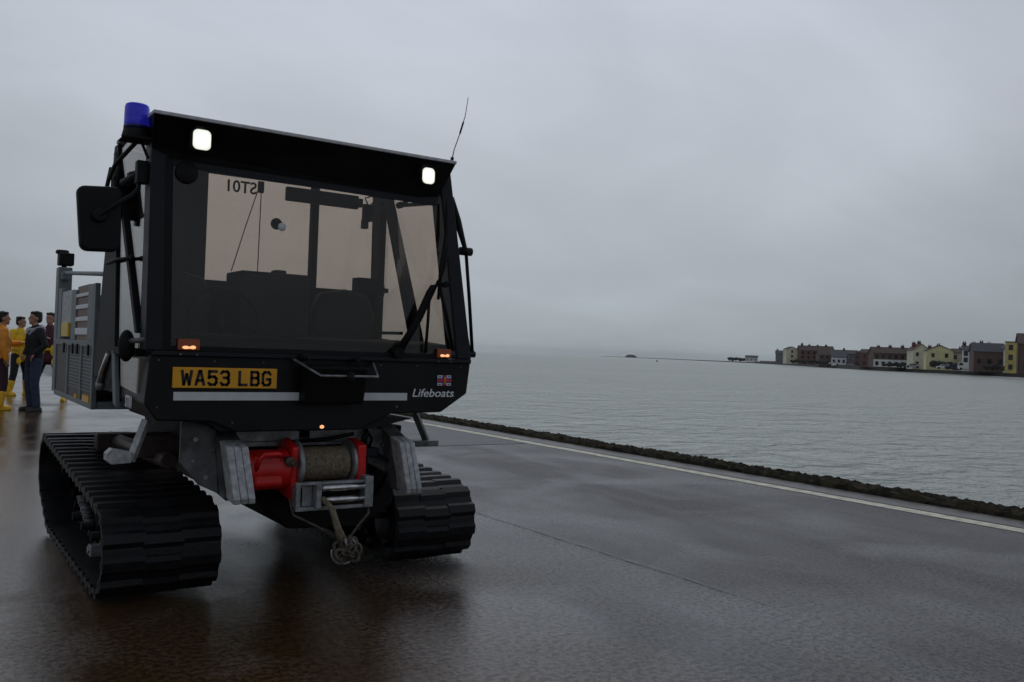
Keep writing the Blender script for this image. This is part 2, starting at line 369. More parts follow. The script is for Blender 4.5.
def water_mat():
    G = bpy.data.materials.new('choppy grey green sea water'); G.use_nodes = True
    t = G.node_tree; b = t.nodes['Principled BSDF']; L = t.links.new
    c = t.nodes.new('ShaderNodeTexCoord')
    mp = t.nodes.new('ShaderNodeMapping'); L(c.outputs['Object'], mp.inputs[0]); mp.inputs['Rotation'].default_value = (0, 0, radians(-25)); mp.inputs['Scale'].default_value = (0.7, 1, 1)
    hs = []
    for sc_, w, d in ((0.25, 1.0, 4), (0.8, 1.9, 5), (2.6, 0.80, 5), (8, 0.24, 4)):
        n = t.nodes.new('ShaderNodeTexNoise'); n.inputs['Scale'].default_value = sc_; n.inputs['Detail'].default_value = d; n.inputs['Distortion'].default_value = 0.5
        L(mp.outputs[0], n.inputs['Vector'])
        q = t.nodes.new('ShaderNodeMath'); q.operation = 'MULTIPLY'; q.inputs[1].default_value = w; L(n.outputs['Fac'], q.inputs[0]); hs.append(q.outputs[0])
    a = hs[0]
    for h in hs[1:]:
        q = t.nodes.new('ShaderNodeMath'); q.operation = 'ADD'; L(a, q.inputs[0]); L(h, q.inputs[1]); a = q.outputs[0]
    bs = t.nodes.new('ShaderNodeBump'); L(a, bs.inputs['Height']); bs.inputs['Distance'].default_value = 0.8; bs.inputs['Strength'].default_value = 1.0
    L(bs.outputs[0], b.inputs['Normal'])
    n = t.nodes.new('ShaderNodeTexNoise'); n.inputs['Scale'].default_value = 0.03; n.inputs['Detail'].default_value = 5; L(mp.outputs[0], n.inputs['Vector'])
    r = t.nodes.new('ShaderNodeValToRGB'); L(n.outputs['Fac'], r.inputs[0])
    r.color_ramp.elements[0].color = (0.49, 0.54, 0.49, 1); r.color_ramp.elements[1].color = (0.62, 0.67, 0.61, 1)
    L(r.outputs[0], b.inputs['Base Color'])
    b.inputs['Roughness'].default_value = 0.25; b.inputs['IOR'].default_value = 1.33; b.inputs['Specular IOR Level'].default_value = 0.40
    return G

# ------------------------------------------------------------------ setting
WATER_Z = -0.5
SEA = 6000
b = MB(); b._add([(-SEA, -SEA, WATER_Z), (SEA, -SEA, WATER_Z), (SEA, SEA, WATER_Z), (-SEA, SEA, WATER_Z)], [(0, 1, 2, 3)])
b.build('sea_water', water_mat(), kind='structure')
EDGE = 8.50
b = MB(); b.box(-90, EDGE, -60, 72, -4, 0)
b.build('promenade_ground', ground_mat(), kind='structure')
# white line, 4 mm proud sheet
M['line'] = mat('worn cream line paint', (0.62, 0.60, 0.48), 0.6, noise=0.3, nscale=9, bump=0.3)
b = MB()
n = 130
vs = []
for i in range(n+1):
    y = -20+i*0.7; w = 0.006*random.uniform(-1, 1)
    vs += [(7.885+w, y, 0.004), (8.075+w*0.6+random.uniform(-.006, .006), y, 0.004)]
b._add(vs, [(2*i, 2*i+1, 2*i+3, 2*i+2) for i in range(n)])
b.build('painted_edge_line', M['line'], kind='structure')
M['kerb'] = mat('pale wet concrete edge strip', (0.115, 0.112, 0.105), 0.4, noise=0.3, nscale=5, bump=0.4, bscale=40)
b = MB(); b._add([(8.12, -20, .004), (8.51, -20, .004), (8.51, 70, .004), (8.12, 70, .004)], [(0, 1, 2, 3)])
b.build('kerb_strip', M['kerb'], kind='structure')
# seam tar between apron and asphalt lane, reflected sky blue put into its colour
M['seam'] = mat('wet joint sealant with sky tint', (0.040, 0.044, 0.056), 0.30, noise=0.3, nscale=4)
b = MB(); vs = []
for i in range(161):
    y = 3.1+i*0.03; w = (0.011+0.006*sin(i*0.7)+0.010*random.random())*min(1, i/30, (160-i)/60+.15); x = 4.08+0.006*sin(i*0.23)
    vs += [(x-w/2, y, 0.004), (x+w/2, y, 0.004)]
b._add(vs, [(2*i, 2*i+1, 2*i+3, 2*i+2) for i in range(160)])
b.build('pavement_joint', M['seam'], kind='structure')
# patch with a crosswise edge, further up the promenade
M['patch'] = mat('smoother wet asphalt patch', (0.050, 0.048, 0.052), 0.42, noise=0.25, nscale=3, spec=0.35, bump=0.4, bscale=120)
b = MB(); b._add([(4.3, 11.25, .004), (7.86, 11.15, .004), (7.86, 70, .004), (4.3, 70, .004)], [(0, 1, 2, 3)])
b.build('pavement_patch', M['patch'], kind='structure')
# rough stone edging of the lake wall
M['stone'] = mat('dark weedy edging stone', (0.012, 0.011, 0.006), 0.8, noise=0.5, nscale=7, bump=0.9, bscale=18, spec=0.15, col2=(0.040, 0.034, 0.019))
b = MB()
NX = 22
ys = []
y = -6.0
while y < 72: ys.append(y); y += 0.045 if y < 22 else 0.16
NY = len(ys)-1
vs = []
for j, y in enumerate(ys):
    for i in range(NX+1):
        x = EDGE+0.42*i/NX
        if i == 0: z = -0.3
        elif i == NX: z = -4
        else: z = 0.035+0.025*sin(pi*i/NX)+0.042*(random.random()-0.5)+0.014*sin(y*3.1+i*0.9)+0.012*sin(y*8.7-i*1.7)
        xx = x+(0.015*random.uniform(-1, 1)+(0.04*sin(y*2.3)+0.03*sin(y*7.1)+0.03*random.uniform(-1, 1))*(i/NX)**3) if i else x
        vs.append((xx, y, z))
fs = [(j*(NX+1)+i, j*(NX+1)+i+1, (j+1)*(NX+1)+i+1, (j+1)*(NX+1)+i) for j in range(NY) for i in range(NX)]
b._add(vs, fs, True)
tag(b.build('lake_wall_edging', M['stone']), 'dark rough stone edging of the lake wall beyond the white line', 'stone edging')

# ------------------------------------------------------------------ the tracked tractor
T0 = Vector((1.9, 6.0, 0))
TR = thing('tracked_tractor', 'black tracked launch tractor with tinted glass cab, red front winch and blue beacon', 'tractor', T0)
P = TR; TR['split'] = 1
def seg_quad(name, pts, thick, material, parent=P, axis=1, bevel=0):
    """flat panel: pts are 2D in plane normal to axis"""
    b = MB(); b.prism([p for p in pts], axis, thick[0], thick[1]); return b.build(name, material, parent, bevel)

# cab lower body: front fascia profile in XZ, extruded back
prof = [(0.99, 1.30), (0.97, 1.06), (1.03, 0.975), (1.30, 0.965), (1.42, 0.912), (2.10, 0.912), (2.30, 1.00), (2.62, 1.005), (2.79, 1.115), (2.81, 1.30)]
body = MB().prism(prof, 1, 4.60, 5.22).build('cab_body', M['black'], P, 0.008)
b = MB(); b.box(1.0, 2.76, 5.221, 5.86, 1.06, 1.28); b.build('cab_floor', M['blackmat'], P)
# fascia step / ledge under the windscreen
MB().box(1.0, 2.80, 4.575, 4.63, 1.295, 1.318).build('windscreen_sill', M['frame'], P, 0.004)
# pillars and header
wsL0, wsR0, wsL1, wsR1 = (1.045, 1.32), (2.71, 1.32), (1.02, 2.27), (2.565, 2.27)
pl = MB(); pl.prism([(0.965, 1.318), (1.045, 1.318), (1.02, 2.43), (0.955, 2.43)], 1, 4.592, 4.72); pl.build('front_pillar', M['frame'], P, 0.006)
pr = MB(); pr.prism([(2.71, 1.318), (2.81, 1.318), (2.620, 2.42), (2.545, 2.42)], 1, 4.592, 4.72); pr.build('front_pillar', M['frame'], P, 0.006)
ws = MB().prism([wsL0, wsR0, wsR1, wsL1], 1, 4.600, 4.604).build('windscreen', M['wsglass'], P)
# dark frit band round the glass
fr = MB()
fr.prism([(1.045, 1.32), (1.085, 1.32), (1.06, 2.27), (1.02, 2.27)], 1, 4.597, 4.599)
fr.prism([(1.085, 1.32), (2.71, 1.32), (2.71, 1.345), (1.085, 1.345)], 1, 4.597, 4.599)
fr.build('windscreen_surround', M['trim'], ws)
fr = MB(); fr.prism([(1.061, 2.225), (2.535, 2.205), (2.553, 2.262), (1.06, 2.262)], 1, 4.597, 4.599)
fr.build('windscreen_header', M['frame'], ws)
# roof
roofb = MB()
rp = [(0.930, 4.45, 2.434), (2.578, 4.45, 2.434), (2.765, 5.60, 2.478), (2.66, 5.92, 2.488), (1.35, 5.92, 2.488), (0.955, 5.5, 2.472)]
roofb._add([p for p in rp]+[(p[0], p[1], p[2]+0.018) for p in rp], [tuple(range(6)), tuple(range(11, 5, -1))]+[(i, i+6, (i+1) % 6+6, (i+1) % 6) for i in range(6)])
roof = roofb.build('roof', M['silver'], P, 0.004)
# slanting visor below the overhang with closed cheeks
visor = MB()
vp = [(0.932, 4.455, 2.432), (2.572, 4.455, 2.432), (2.545, 4.59, 2.262), (2.42, 4.59, 2.245), (1.05, 4.59, 2.262), (0.955, 4.585, 2.30), (0.955, 4.70, 2.436), (2.56, 4.70, 2.436)]
visor._add(vp, [(0, 1, 2, 3, 4, 5), (0, 5, 6), (1, 7, 2), (0, 6, 7, 1), (2, 7, 6, 5, 4, 3)])
visor.build('visor', M['black'], P)
# side walls: left
SL = 0.965
def side(name, poly, x0, x1, m_, bevel=0.004, parent=P): return MB().prism(poly, 0, x0, x1).build(name, m_, parent, bevel)
side('side_window', [(4.72, 1.32), (4.72, 2.46), (5.47, 2.42), (5.28, 1.32)], 0.962, 0.966, M['sideglass'], 0)
side('door_frame', [(4.70, 1.40), (4.76, 1.40), (5.52, 2.42), (5.45, 2.42)], 0.945, 0.975, M['blackmat'])
side('rear_pillar', [(5.26, 1.14), (5.90, 1.14), (5.52, 2.46), (5.42, 2.46)], 0.950, 1.01, M['trim'])
side('side_rail', [(4.72, 1.285), (5.3, 1.285), (5.3, 1.325), (4.72, 1.325)], 0.945, 0.985, M['blackmat'])
side('rear_edge_panel', [(5.16, 1.0), (5.24, 1.02), (5.34, 1.30), (5.26, 1.30)], 0.945, 0.969, M['cargo'])
side('lower_window', [(4.74, 1.10), (5.12, 1.12), (5.16, 1.275), (4.72, 1.275)], 0.960, 0.968, M['sideglass'], 0)
# rear left corner and rear wall with its window
rb = MB()
rb.prism([(0.965, 5.50), (1.0, 5.50), (1.48, 5.86), (1.48, 5.90)], 2, 1.2, 2.46)
rb.box(1.42, 1.57, 5.85, 5.90, 1.2, 2.46)
rb.box(1.57, 2.78, 5.85, 5.90, 1.2, 1.765)
rb.box(1.57, 2.78, 5.85, 5.90, 2.452, 2.468)
rb.box(2.265, 2.315, 5.84, 5.89, 1.765, 2.455)
rb.box(2.765, 2.79, 5.86, 5.90, 1.2, 2.46)
rear = rb.build('rear_wall', M['interior'], P, 0.004)
MB().box(1.57, 2.765, 5.868, 5.872, 1.765, 2.452).build('rear_window', M['rearglass'], rear)
# right side wall seen through the glass from inside: lower panel, slanting door posts, glass
def rightpanel(name, poly, dx0, dx1, m_, parent=P):
    # right side leans in towards the roof: x = 2.80 at z 1.3 -> 2.65 at z 2.46
    b = MB(); n_ = len(poly); vs = []
    for off in (dx0, dx1):
        for (y, z) in poly: vs.append((2.80-(z-1.3)*(0.155-(y-4.6)*0.11)+off, y, z))
    b._add(vs, [tuple(range(n_)), tuple(range(2*n_-1, n_-1, -1))]+[(i, i+n_, (i+1) % n_+n_, (i+1) % n_) for i in range(n_)])
    return b.build(name, m_, parent)
rightpanel('side_panel', [(5.222, 1.16), (5.86, 1.16), (5.86, 1.44), (5.222, 1.40)], -0.03, 0.0, M['blackmat'])
rightpanel('side_window', [(4.72, 1.34), (5.86, 1.44), (5.86, 2.46), (4.72, 2.46)], -0.016, -0.012, M['sideglass'])
rightpanel('door_post', [(5.15, 1.40), (5.27, 1.42), (5.70, 2.44), (5.62, 2.44)], -0.05, 0.002, M['interior'])
rightpanel('rear_post', [(5.80, 1.40), (5.90, 1.40), (5.90, 2.46), (5.72, 2.46)], -0.05, 0.002, M['interior'])
rightpanel('door_header', [(4.72, 2.40), (5.86, 2.40), (5.86, 2.47), (4.72, 2.47)], -0.04, 0.002, M['blackmat'])
# door catch hardware in the gap
MB().box(2.47, 2.63, 5.50, 5.60, 1.74, 1.83).build('battery_box', M['interior'], P)
MB().box(2.66, 2.72, 5.56, 5.72, 1.745, 1.775).cyl((2.69, 5.6, 1.72), (2.69, 5.6, 1.80), 0.018, 10).build('door_latch', M['trim'], P)
MB().tube([(2.60, 5.75, 1.49), (2.66, 5.5, 1.47), (2.70, 5.3, 1.47)], 0.012, 6).build('grab_handle', M['trim'], P)
# interior
d = MB(); d.prism([(4.66, 1.30), (4.66, 1.40), (4.95, 1.42), (5.05, 1.36), (5.05, 1.28)], 0, 1.06, 2.70); d.build('dashboard', M['interior'], P, 0.02)
def seat(x0, x1, y, zt, head=False):
    s = MB(); s.box(x0, x1, y-0.45, y+0.02, 1.28, 1.42); r = s.build('seat', M['seat'], P, 0.04)
    s = MB(); s.prism([(x0+0.02, 1.38), (x1-0.02, 1.38), (x1, zt-0.16), (x1-0.05, zt-0.03), ((x0+x1)/2, zt), (x0+0.05, zt-0.03), (x0, zt-0.16)], 1, y-0.02, y+0.10); s.build('backrest', M['seat'], r, 0.03)
seat(1.10, 1.50, 5.42, 1.78); seat(2.13, 2.56, 5.42, 1.74)
MB().box(1.63, 2.06, 5.30, 5.60, 1.30, 1.80).box(1.86, 1.94, 5.38, 5.46, 1.80, 1.825).build('centre_console', M['seat'], P, 0.015)
MB().box(1.92, 2.40, 5.38, 5.42, 2.26, 2.345).box(2.40, 2.43, 5.38, 5.42, 2.275, 2.33).build('radio_box', M['interior'], P, 0.006)
h = MB(); h.box(2.44, 2.50, 5.38, 5.42, 2.19, 2.30).box(2.435, 2.47, 5.375, 5.42, 2.14, 2.20); h.tube([(2.47, 5.4, 2.30), (2.45, 5.4, 2.34), (2.50, 5.4, 2.36), (2.52, 5.4, 2.33), (2.49, 5.4, 2.30)], 0.006, 5); h.build('radio_handset', M['trim'], P, 0.003)
MB().prism([(1.06, 1.55), (1.20, 1.55), (1.245, 1.60), (1.245, 2.28), (1.21, 2.36), (1.06, 2.36)], 1, 5.10, 5.16).build('inner_partition', M['interior'], P, 0.01)
# steering wheel and fold-down lamp shade behind the glass
b = MB(); b.tube([(1.45+0.19*cos(a), 5.0+0.05*sin(a), 1.50+0.17*sin(a)) for a in [2*pi*i/20 for i in range(21)]], 0.012, 6, caps=False); b.cyl((1.45, 5.0, 1.50), (1.45, 4.9, 1.36), 0.02); b.build('steering_wheel', M['trim'], P)
b = MB(); b.lathe([(0.0, 0), (0.050, 0.0), (0.055, 0.004), (0.05, 0.007), (0, 0.008)], (1.125, 4.588, 2.20), 'Y', 20); b.build('inner_fan', M['trim'], P)
# disc and sticker seen in the middle of the glass
b = MB(); b.lathe([(0, 0), (0.038, 0), (0.038, 0.006), (0, 0.006)], (1.985, 5.74, 2.155), 'Y', 20)
b.build('window_vent', M['interior'], P)
b = MB(); b.lathe([(0, -0.0015), (0.022, -0.0015), (0.022, 0), (0, 0)], (1.62, 4.5985, 1.985), 'Y', 16); b.build('vent_sticker', M['white'], P)
# thin aerial wires behind the cab
b = MB(); b.tube([(1.945, 5.95, 2.44), (1.94, 5.95, 1.85)], 0.0035, 5); b.tube([(1.93, 5.95, 2.42), (1.85, 5.95, 2.15), (1.765, 5.95, 1.84)], 0.0035, 5); b.box(1.925, 1.96, 5.94, 5.97, 2.38, 2.455); b.build('rear_aerial', M['trim'], P)
text_obj('rear_lettering', 'ST01', 0.108, basis((1.885, 5.866, 2.350), (-1, 0, 0), (0, 0, 1)), M['ink'], rear, extrude=0.001, bold=0.002, target_w=0.19)

# fascia details
MB().box(1.095, 1.62, 4.583, 4.597, 1.137, 1.240).build('number_plate', M['plate'], P, 0.003)
pp = P
GL = {'W': [[(0, 1), (.2, 0), (.5, .75), (.8, 0), (1, 1)]], 'A': [[(0, 0), (.42, 1), (.58, 1), (1, 0)], [(.18, .3), (.82, .3)]],
      '5': [[(.98, 1), (.06, 1), (.03, .52), (.2, .6), (.75, .6), (.98, .46), (1, .15), (.8, 0), (.2, 0), (0, .13)]],
      '3': [[(0, .87), (.2, 1), (.8, 1), (.98, .85), (.98, .66), (.8, .53), (.35, .53)], [(.8, .53), (1, .4), (1, .15), (.8, 0), (.2, 0), (0, .13)]],
      'L': [[(.05, 1), (.05, 0), (1, 0)]], 'B': [[(.05, 0), (.05, 1), (.8, 1), (.96, .87), (.96, .66), (.8, .54), (.05, .54)], [(.8, .54), (1, .42), (1, .13), (.82, 0), (.05, 0)]],
      'G': [[(1, .84), (.8, 1), (.2, 1), (0, .84), (0, .16), (.2, 0), (.8, 0), (1, .16), (1, .45), (.55, .45)]]}
b = MB(); gx = 1.139; gw, gh, st = 0.038, 0.066, 0.0135
for ch in 'WA53 LBG':
    if ch == ' ':
        gx += 0.030; b._build('plate_lettering', M['ink'], P); b = MB(); continue
    w_ = gw*(1.18 if ch == 'W' else 1.0)
    for pl_ in GL[ch]:
        P2 = [Vector((gx+p_[0]*w_, 1.1555+p_[1]*gh)) for p_ in pl_]
        for p_, q_ in zip(P2, P2[1:]):
            d_ = (q_-p_).normalized(); n_ = Vector((-d_.y, d_.x))*st/2; p1, q1 = p_-d_*st*0.42, q_+d_*st*0.42
            b.prism([tuple(p1-n_), tuple(q1-n_), tuple(q1+n_), tuple(p1+n_)], 1, 4.5808, 4.5825)
    gx += w_+0.0235
b._build('plate_lettering', M['ink'], P)
b = MB(); b.box(1.105, 2.39, 4.594, 4.598, 1.075, 1.117); b.build('reflective_stripe', M['white'], P)
text_obj('side_lettering', 'ST01', 0.085, basis((0.9605, 4.99, 1.02), (0, -1, 0), (0, 0, 1)), M['letters'], P, extrude=0.001, bold=0.002, target_w=0.15)
text_obj('fascia_lettering', 'Lifeboats', 0.066, basis((2.425, 4.597, 1.096), (1, 0, 0), (0, 0, 1)), M['letters'], P, extrude=0.001, shear=0.22, target_w=0.275, bold=0.0004)
fl = MB()
fx0, fx1, fz0, fz1 = 2.585, 2.675, 1.162, 1.222
fl.box(fx0, fx1, 4.593, 4.597, fz0, fz1); flag = fl.build('flag_emblem', M['letters'], P)
b = MB(); cx, cz = (fx0+fx1)/2, (fz0+fz1)/2
b.box(fx0, fx1, 4.590, 4.592, cz-0.014, cz+0.014); b.box(cx-0.014, cx+0.014, 4.590, 4.592, fz0, cz-0.014); b.box(cx-0.014, cx+0.014, 4.590, 4.592, cz+0.014, fz1)
for sx_ in (-1, 1):
    for sz_ in (-1, 1): b.box(cx+sx_*0.031-0.007, cx+sx_*0.031+0.007, 4.590, 4.592, cz+sz_*0.023-0.003, cz+sz_*0.023+0.003)
b.build('flag_cross_edge', M['flagblue'], flag)
b = MB(); b.box(fx0, fx1, 4.587, 4.589, cz-0.008, cz+0.008); b.box(cx-0.008, cx+0.008, 4.587, 4.589, fz0, cz-0.008); b.box(cx-0.008, cx+0.008, 4.587, 4.589, cz+0.008, fz1); b.build('flag_cross', M['flagred'], flag)
b = MB(); b.box(cx-0.003, cx+0.003, 4.584, 4.586, cz-0.018, cz+0.016); b.box(cx-0.011, cx+0.011, 4.584, 4.586, cz-0.019, cz-0.014); b.box(cx-0.006, cx+0.006, 4.5835, 4.586, cz+0.009, cz+0.02); b.build('flag_anchor', M['gold'], flag)
b = MB()
for x in (1.03, 1.30, 1.55, 2.22, 2.45, 2.74): b.ell((x, 4.599, 1.272), 0.006, 0.004, 0.006, 8, 5)
for x, z in ((1.03, 1.04), (1.40, 0.96), (2.33, 1.04), (2.70, 1.10)): b.ell((x, 4.599, z), 0.006, 0.004, 0.006, 8, 5)
b.build('screw', M['dirtsteel'], P)
b = MB(); b.box(1.0, 2.80, 4.5975, 4.5995, 1.2515, 1.2545); b.build('panel_seam', M['frame'], P)
# basket / step with wire rail
b = MB(); b.prism([(4.45, 1.26), (4.60, 1.27), (4.60, 1.06), (4.50, 1.06)], 0, 1.745, 2.08); b.build('front_step_box', M['blackmat'], P, 0.012)
b = MB(); b.tube([(1.70, 4.60, 1.30), (1.78, 4.38, 1.215), (2.10, 4.38, 1.215), (2.17, 4.60, 1.29)], 0.007, 8)
b.build('wire_rail', M['steel'], P)
b = MB(); b.cyl((1.94, 4.37, 1.18), (1.94, 4.37, 1.235), 0.02, 10); b.cyl((1.73, 4.57, 1.30), (1.76, 4.50, 1.31), 0.018, 8); b.cyl((2.07, 4.57, 1.30), (2.04, 4.50, 1.305), 0.018, 8); b.build('rail_clamp', M['trim'], P)
# wiper group
b = MB()
b.tube([(2.31, 4.575, 1.345), (2.40, 4.56, 1.50), (2.485, 4.555, 1.70), (2.505, 4.555, 1.73), (2.53, 4.56, 1.735)], [0.022, 0.019, 0.016, 0.015, 0.012], 8)
b.tube([(2.34, 4.575, 1.36), (2.44, 4.56, 1.54), (2.545, 4.555, 1.77)], 0.009, 6)
b.tube([(2.49, 4.555, 1.71), (2.488, 4.56, 1.52), (2.49, 4.58, 1.35)], 0.010, 6)
b.tube([(2.545, 4.56, 1.77), (2.60, 4.56, 1.60), (2.675, 4.58, 1.37)], 0.012, 6)
b.cyl((2.31, 4.60, 1.345), (2.31, 4.55, 1.345), 0.03, 12)
b.cyl((2.60, 4.555, 1.752), (2.60, 4.58, 1.752), 0.018, 8); b.tube([(2.54, 4.56, 1.76), (2.60, 4.56, 1.752)], 0.008, 6)
b.build('wiper_arm', M['blackmat'], P)
b = MB(); b.tube([(2.545, 4.55, 1.66), (2.555, 4.548, 1.85), (2.585, 4.55, 2.05), (2.58, 4.55, 2.23)], [0.010, 0.013, 0.013, 0.008], 6)
b.tube([(2.545, 4.545, 1.77), (2.575, 4.54, 1.86), (2.590, 4.545, 1.95)], 0.009, 6); b.build('wiper_blade', M['trim'], P)
b = MB(); b.tube([(2.36, 4.70, 2.20), (2.42, 4.70, 2.25), (2.52, 4.70, 2.31)], 0.012, 6); b.tube([(2.36, 4.70, 2.20), (2.58, 4.70, 2.24)], 0.012, 6); b.cyl((2.35, 4.71, 2.20), (2.35, 4.68, 2.20), 0.02, 8); b.build('visor_bracket', M['trim'], P)
# lamps
def work_lamp(x, z, w=0.084, h=0.096):
    def rr(ww, hh, r_):
        pts = []
        for (cx_, cz_, a0) in ((x+ww/2-r_, z+hh/2-r_, 0), (x-ww/2+r_, z+hh/2-r_, 90), (x-ww/2+r_, z-hh/2+r_, 180), (x+ww/2-r_, z-hh/2+r_, 270)):
            for k in range(6): a = radians(a0+k*18); pts.append((cx_+r_*cos(a), cz_+r_*sin(a)))
        return pts
    b = MB(); b.prism(rr(w+0.014, h+0.014, 0.028), 1, 4.415, 4.47); L_ = b.build('work_lamp', M['trim'], P, 0.006)
    MB().prism(rr(w, h, 0.024), 1, 4.410, 4.414).build('lamp_lens', M['lampglass'], L_)
    MB().prism(rr(w*0.80, h*0.78, 0.030), 1, 4.407, 4.4095).build('lamp_bulb', M['lampwhite'], L_)
    d = MB(); d.box(x-0.02, x+0.02, 4.45, 4.50, z+h/2-0.01, z+h/2+0.025); d.build('lamp_bracket', M['trim'], L_)
work_lamp(1.145, 2.335); work_lamp(2.378, 2.334, 0.075, 0.088)
def marker(x, z, w=0.125, h=0.066):
    b = MB(); b.box(x-w/2, x+w/2, 4.572, 4.594, z-h/2, z+h/2); L_ = b.build('indicator_lamp', M['amberlens'], P, 0.006)
    c = MB(); c.ell((x-0.016, 4.571, z-h/2+0.013), w*0.17, 0.004, 0.008, 12, 6); c.ell((x+0.018, 4.571, z-h/2+0.014), w*0.14, 0.004, 0.009, 12, 6); c.ell((x, 4.571, z-h/2+0.012), w*0.32, 0.002, 0.005, 10, 6); c.build('lamp_filament', M['lampamber'], L_)
    d = MB()
    for q in (-0.04, 0.04): d.ell((x+q, 4.572, z-h/2-0.022), 0.005, 0.004, 0.005, 8, 5)
    d.build('screw', M['steel'], P)
marker(1.165, 1.352, 0.105, 0.055); marker(2.615, 1.350, 0.09, 0.052)
b = MB(); b.ell((1.885, 4.60, 0.932), 0.013, 0.009, 0.010, 10, 6); b.build('belly_lamp', M['lampamber'], P)
# beacon on its bracket
b = MB(); b.prism([(0.835, 2.345), (0.955, 2.345), (0.975, 2.33), (0.82, 2.33)], 1, 4.58, 4.72); b.lathe([(0.068, 2.345), (0.062, 2.37), (0.059, 2.385), (0, 2.385)], (0.895, 4.65, 0), 'Z', 24)
b.tube([(0.90, 4.65, 2.33), (0.86, 4.95, 2.26), (0.88, 5.25, 2.23)], 0.012, 6); b.tube([(0.92, 4.65, 2.33), (0.95, 4.63, 2.25)], 0.008, 6)
bb = b.build('beacon_base', M['trim'], P, 0.003)
b = MB(); b.lathe([(0.055, 2.385), (0.058, 2.388), (0.0575, 2.435), (0.057, 2.437), (0.0575, 2.44), (0.0565, 2.49), (0.053, 2.503), (0.045, 2.508), (0, 2.510)], (0.895, 4.65, 0), 'Z', 28); b.build('beacon_lens', M['bluelens'], bb)
b = MB(); b.lathe([(0.0592, 2.384), (0.0592, 2.400), (0.0585, 2.402)], (0.895, 4.65, 0), 'Z', 28); b.build('beacon_band', M['blueband'], bb)
# left mirror
b = MB(); pts = []
ml, mrr, mb_, mt = 0.640, 0.835, 1.775, 2.085
for (cx_, cz_, a0) in ((mrr-.035, mt-.03, 0), (ml+.035, mt-.04, 90), (ml+.055, mb_+.035, 180), (mrr-.035, mb_+.04, 270)):
    for k in range(5): a = radians(a0+k*22.5); pts.append((cx_+.035*cos(a), cz_+.035*sin(a)))
b.prism(pts, 1, 4.60, 4.66); mh = b.build('mirror', M['trim'], P, 0.014)
b = MB(); b.prism([(ml+.02+(x-ml)*0.8, mb_+.03+(z-mb_)*0.82) for x, z in pts], 1, 4.661, 4.665); b.build('mirror_glass', M['chrome'], mh)
b = MB(); b.lathe([(0, -0.03), (0.03, -0.03), (0.035, 0), (0, 0)], (0.735, 4.60, 1.945), 'Y', 16)
b.tube([(0.735, 4.575, 1.945), (0.80, 4.57, 2.00), (0.88, 4.60, 2.06), (0.915, 4.65, 2.10), (0.925, 4.68, 2.17)], 0.011, 8)
b.box(0.905, 0.955, 4.64, 4.70, 2.13, 2.24); b.tube([(0.925, 4.68, 2.18), (0.88, 4.85, 2.15)], 0.02, 8)
b.build('mirror_arm', M['trim'], P, 0.003)
b = MB(); b.box(0.90, 0.945, 5.22, 5.30, 2.02, 2.28); b.tube([(0.92, 5.2, 2.28), (0.90, 5.18, 2.10), (0.91, 5.16, 1.98)], 0.018, 8); b.tube([(0.90, 5.3, 2.30), (0.86, 5.3, 2.06)], 0.012, 6); b.cyl((0.86, 5.3, 2.06), (0.9, 5.25, 2.04), 0.02, 8)
b.build('door_hinge', M['trim'], P, 0.003)
b = MB(); b.tube([(0.985, 4.60, 1.37), (0.955, 4.68, 1.365), (0.93, 4.76, 1.36)], 0.014, 8); b.build('lower_mirror_arm', M['dirtsteel'], P)
b = MB(); b.ell((0.915, 4.78, 1.335), 0.040, 0.03, 0.080, 16, 10); b.build('lower_mirror', M['trim'], P)
b = MB(); b.tube([(0.945, 4.86, 1.78), (0.94, 5.3, 1.80), (0.95, 5.62, 1.80)], 0.010, 6); b.ell((0.94, 4.86, 1.78), 0.015, 0.015, 0.015, 8, 6); b.build('door_handle', M['trim'], P)
# right outer rail and hinge
b = MB(); b.tube([(2.70, 4.80, 2.33), (2.75, 4.80, 2.30), (2.80, 4.80, 2.17), (2.85, 4.78, 2.00), (2.86, 4.76, 1.96)], [0.018, 0.020, 0.024, 0.014, 0.012], 8)
b.tube([(2.72, 4.80, 2.22), (2.80, 4.80, 2.20)], 0.012, 6)
b.cyl((2.82, 4.79, 1.985), (2.90, 4.79, 1.985), 0.026, 10)
b.tube([(2.86, 4.78, 1.96), (2.88, 4.76, 1.7), (2.905, 4.74, 1.36)], 0.011, 8); b.tube([(2.80, 4.78, 1.80), (2.90, 4.74, 1.34)], 0.004, 6)
b.cyl((2.83, 4.74, 1.35), (2.92, 4.74, 1.35), 0.02, 8); b.build('side_grab_rail', M['trim'], P)
# aerial
b = MB(); b.tube([(2.64, 4.62, 2.485), (2.655, 4.62, 2.56), (2.69, 4.62, 2.66), (2.722, 4.62, 2.77), (2.738, 4.62, 2.885)], [0.004, 0.003, 0.003, 0.0026, 0.002], 6)
b.tube([(2.69, 4.62, 2.66), (2.704, 4.62, 2.708), (2.711, 4.62, 2.73)], 0.006, 6); b.cyl((2.64, 4.62, 2.485), (2.645, 4.62, 2.51), 0.010, 8); b.build('whip_aerial', M['trim'], P)

# support feet under both front corners of the cab
b = MB(); b.tube([(1.06, 4.95, 0.95), (0.985, 4.93, 0.74)], 0.026, 4, smooth=False); b.prism([(0.865, 0.785), (0.89, 0.81), (0.985, 0.79), (0.985, 0.735), (0.89, 0.73), (0.865, 0.75)], 1, 4.90, 4.98); b.build('side_step', M['lightsteel'], P, 0.004)
b = MB(); b.tube([(2.66, 5.0, 0.97), (2.755, 5.0, 0.78)], 0.026, 4, smooth=False); b.box(2.64, 2.81, 4.95, 5.06, 0.765, 0.800); b.build('side_step', M['dirtsteel'], P, 0.004)
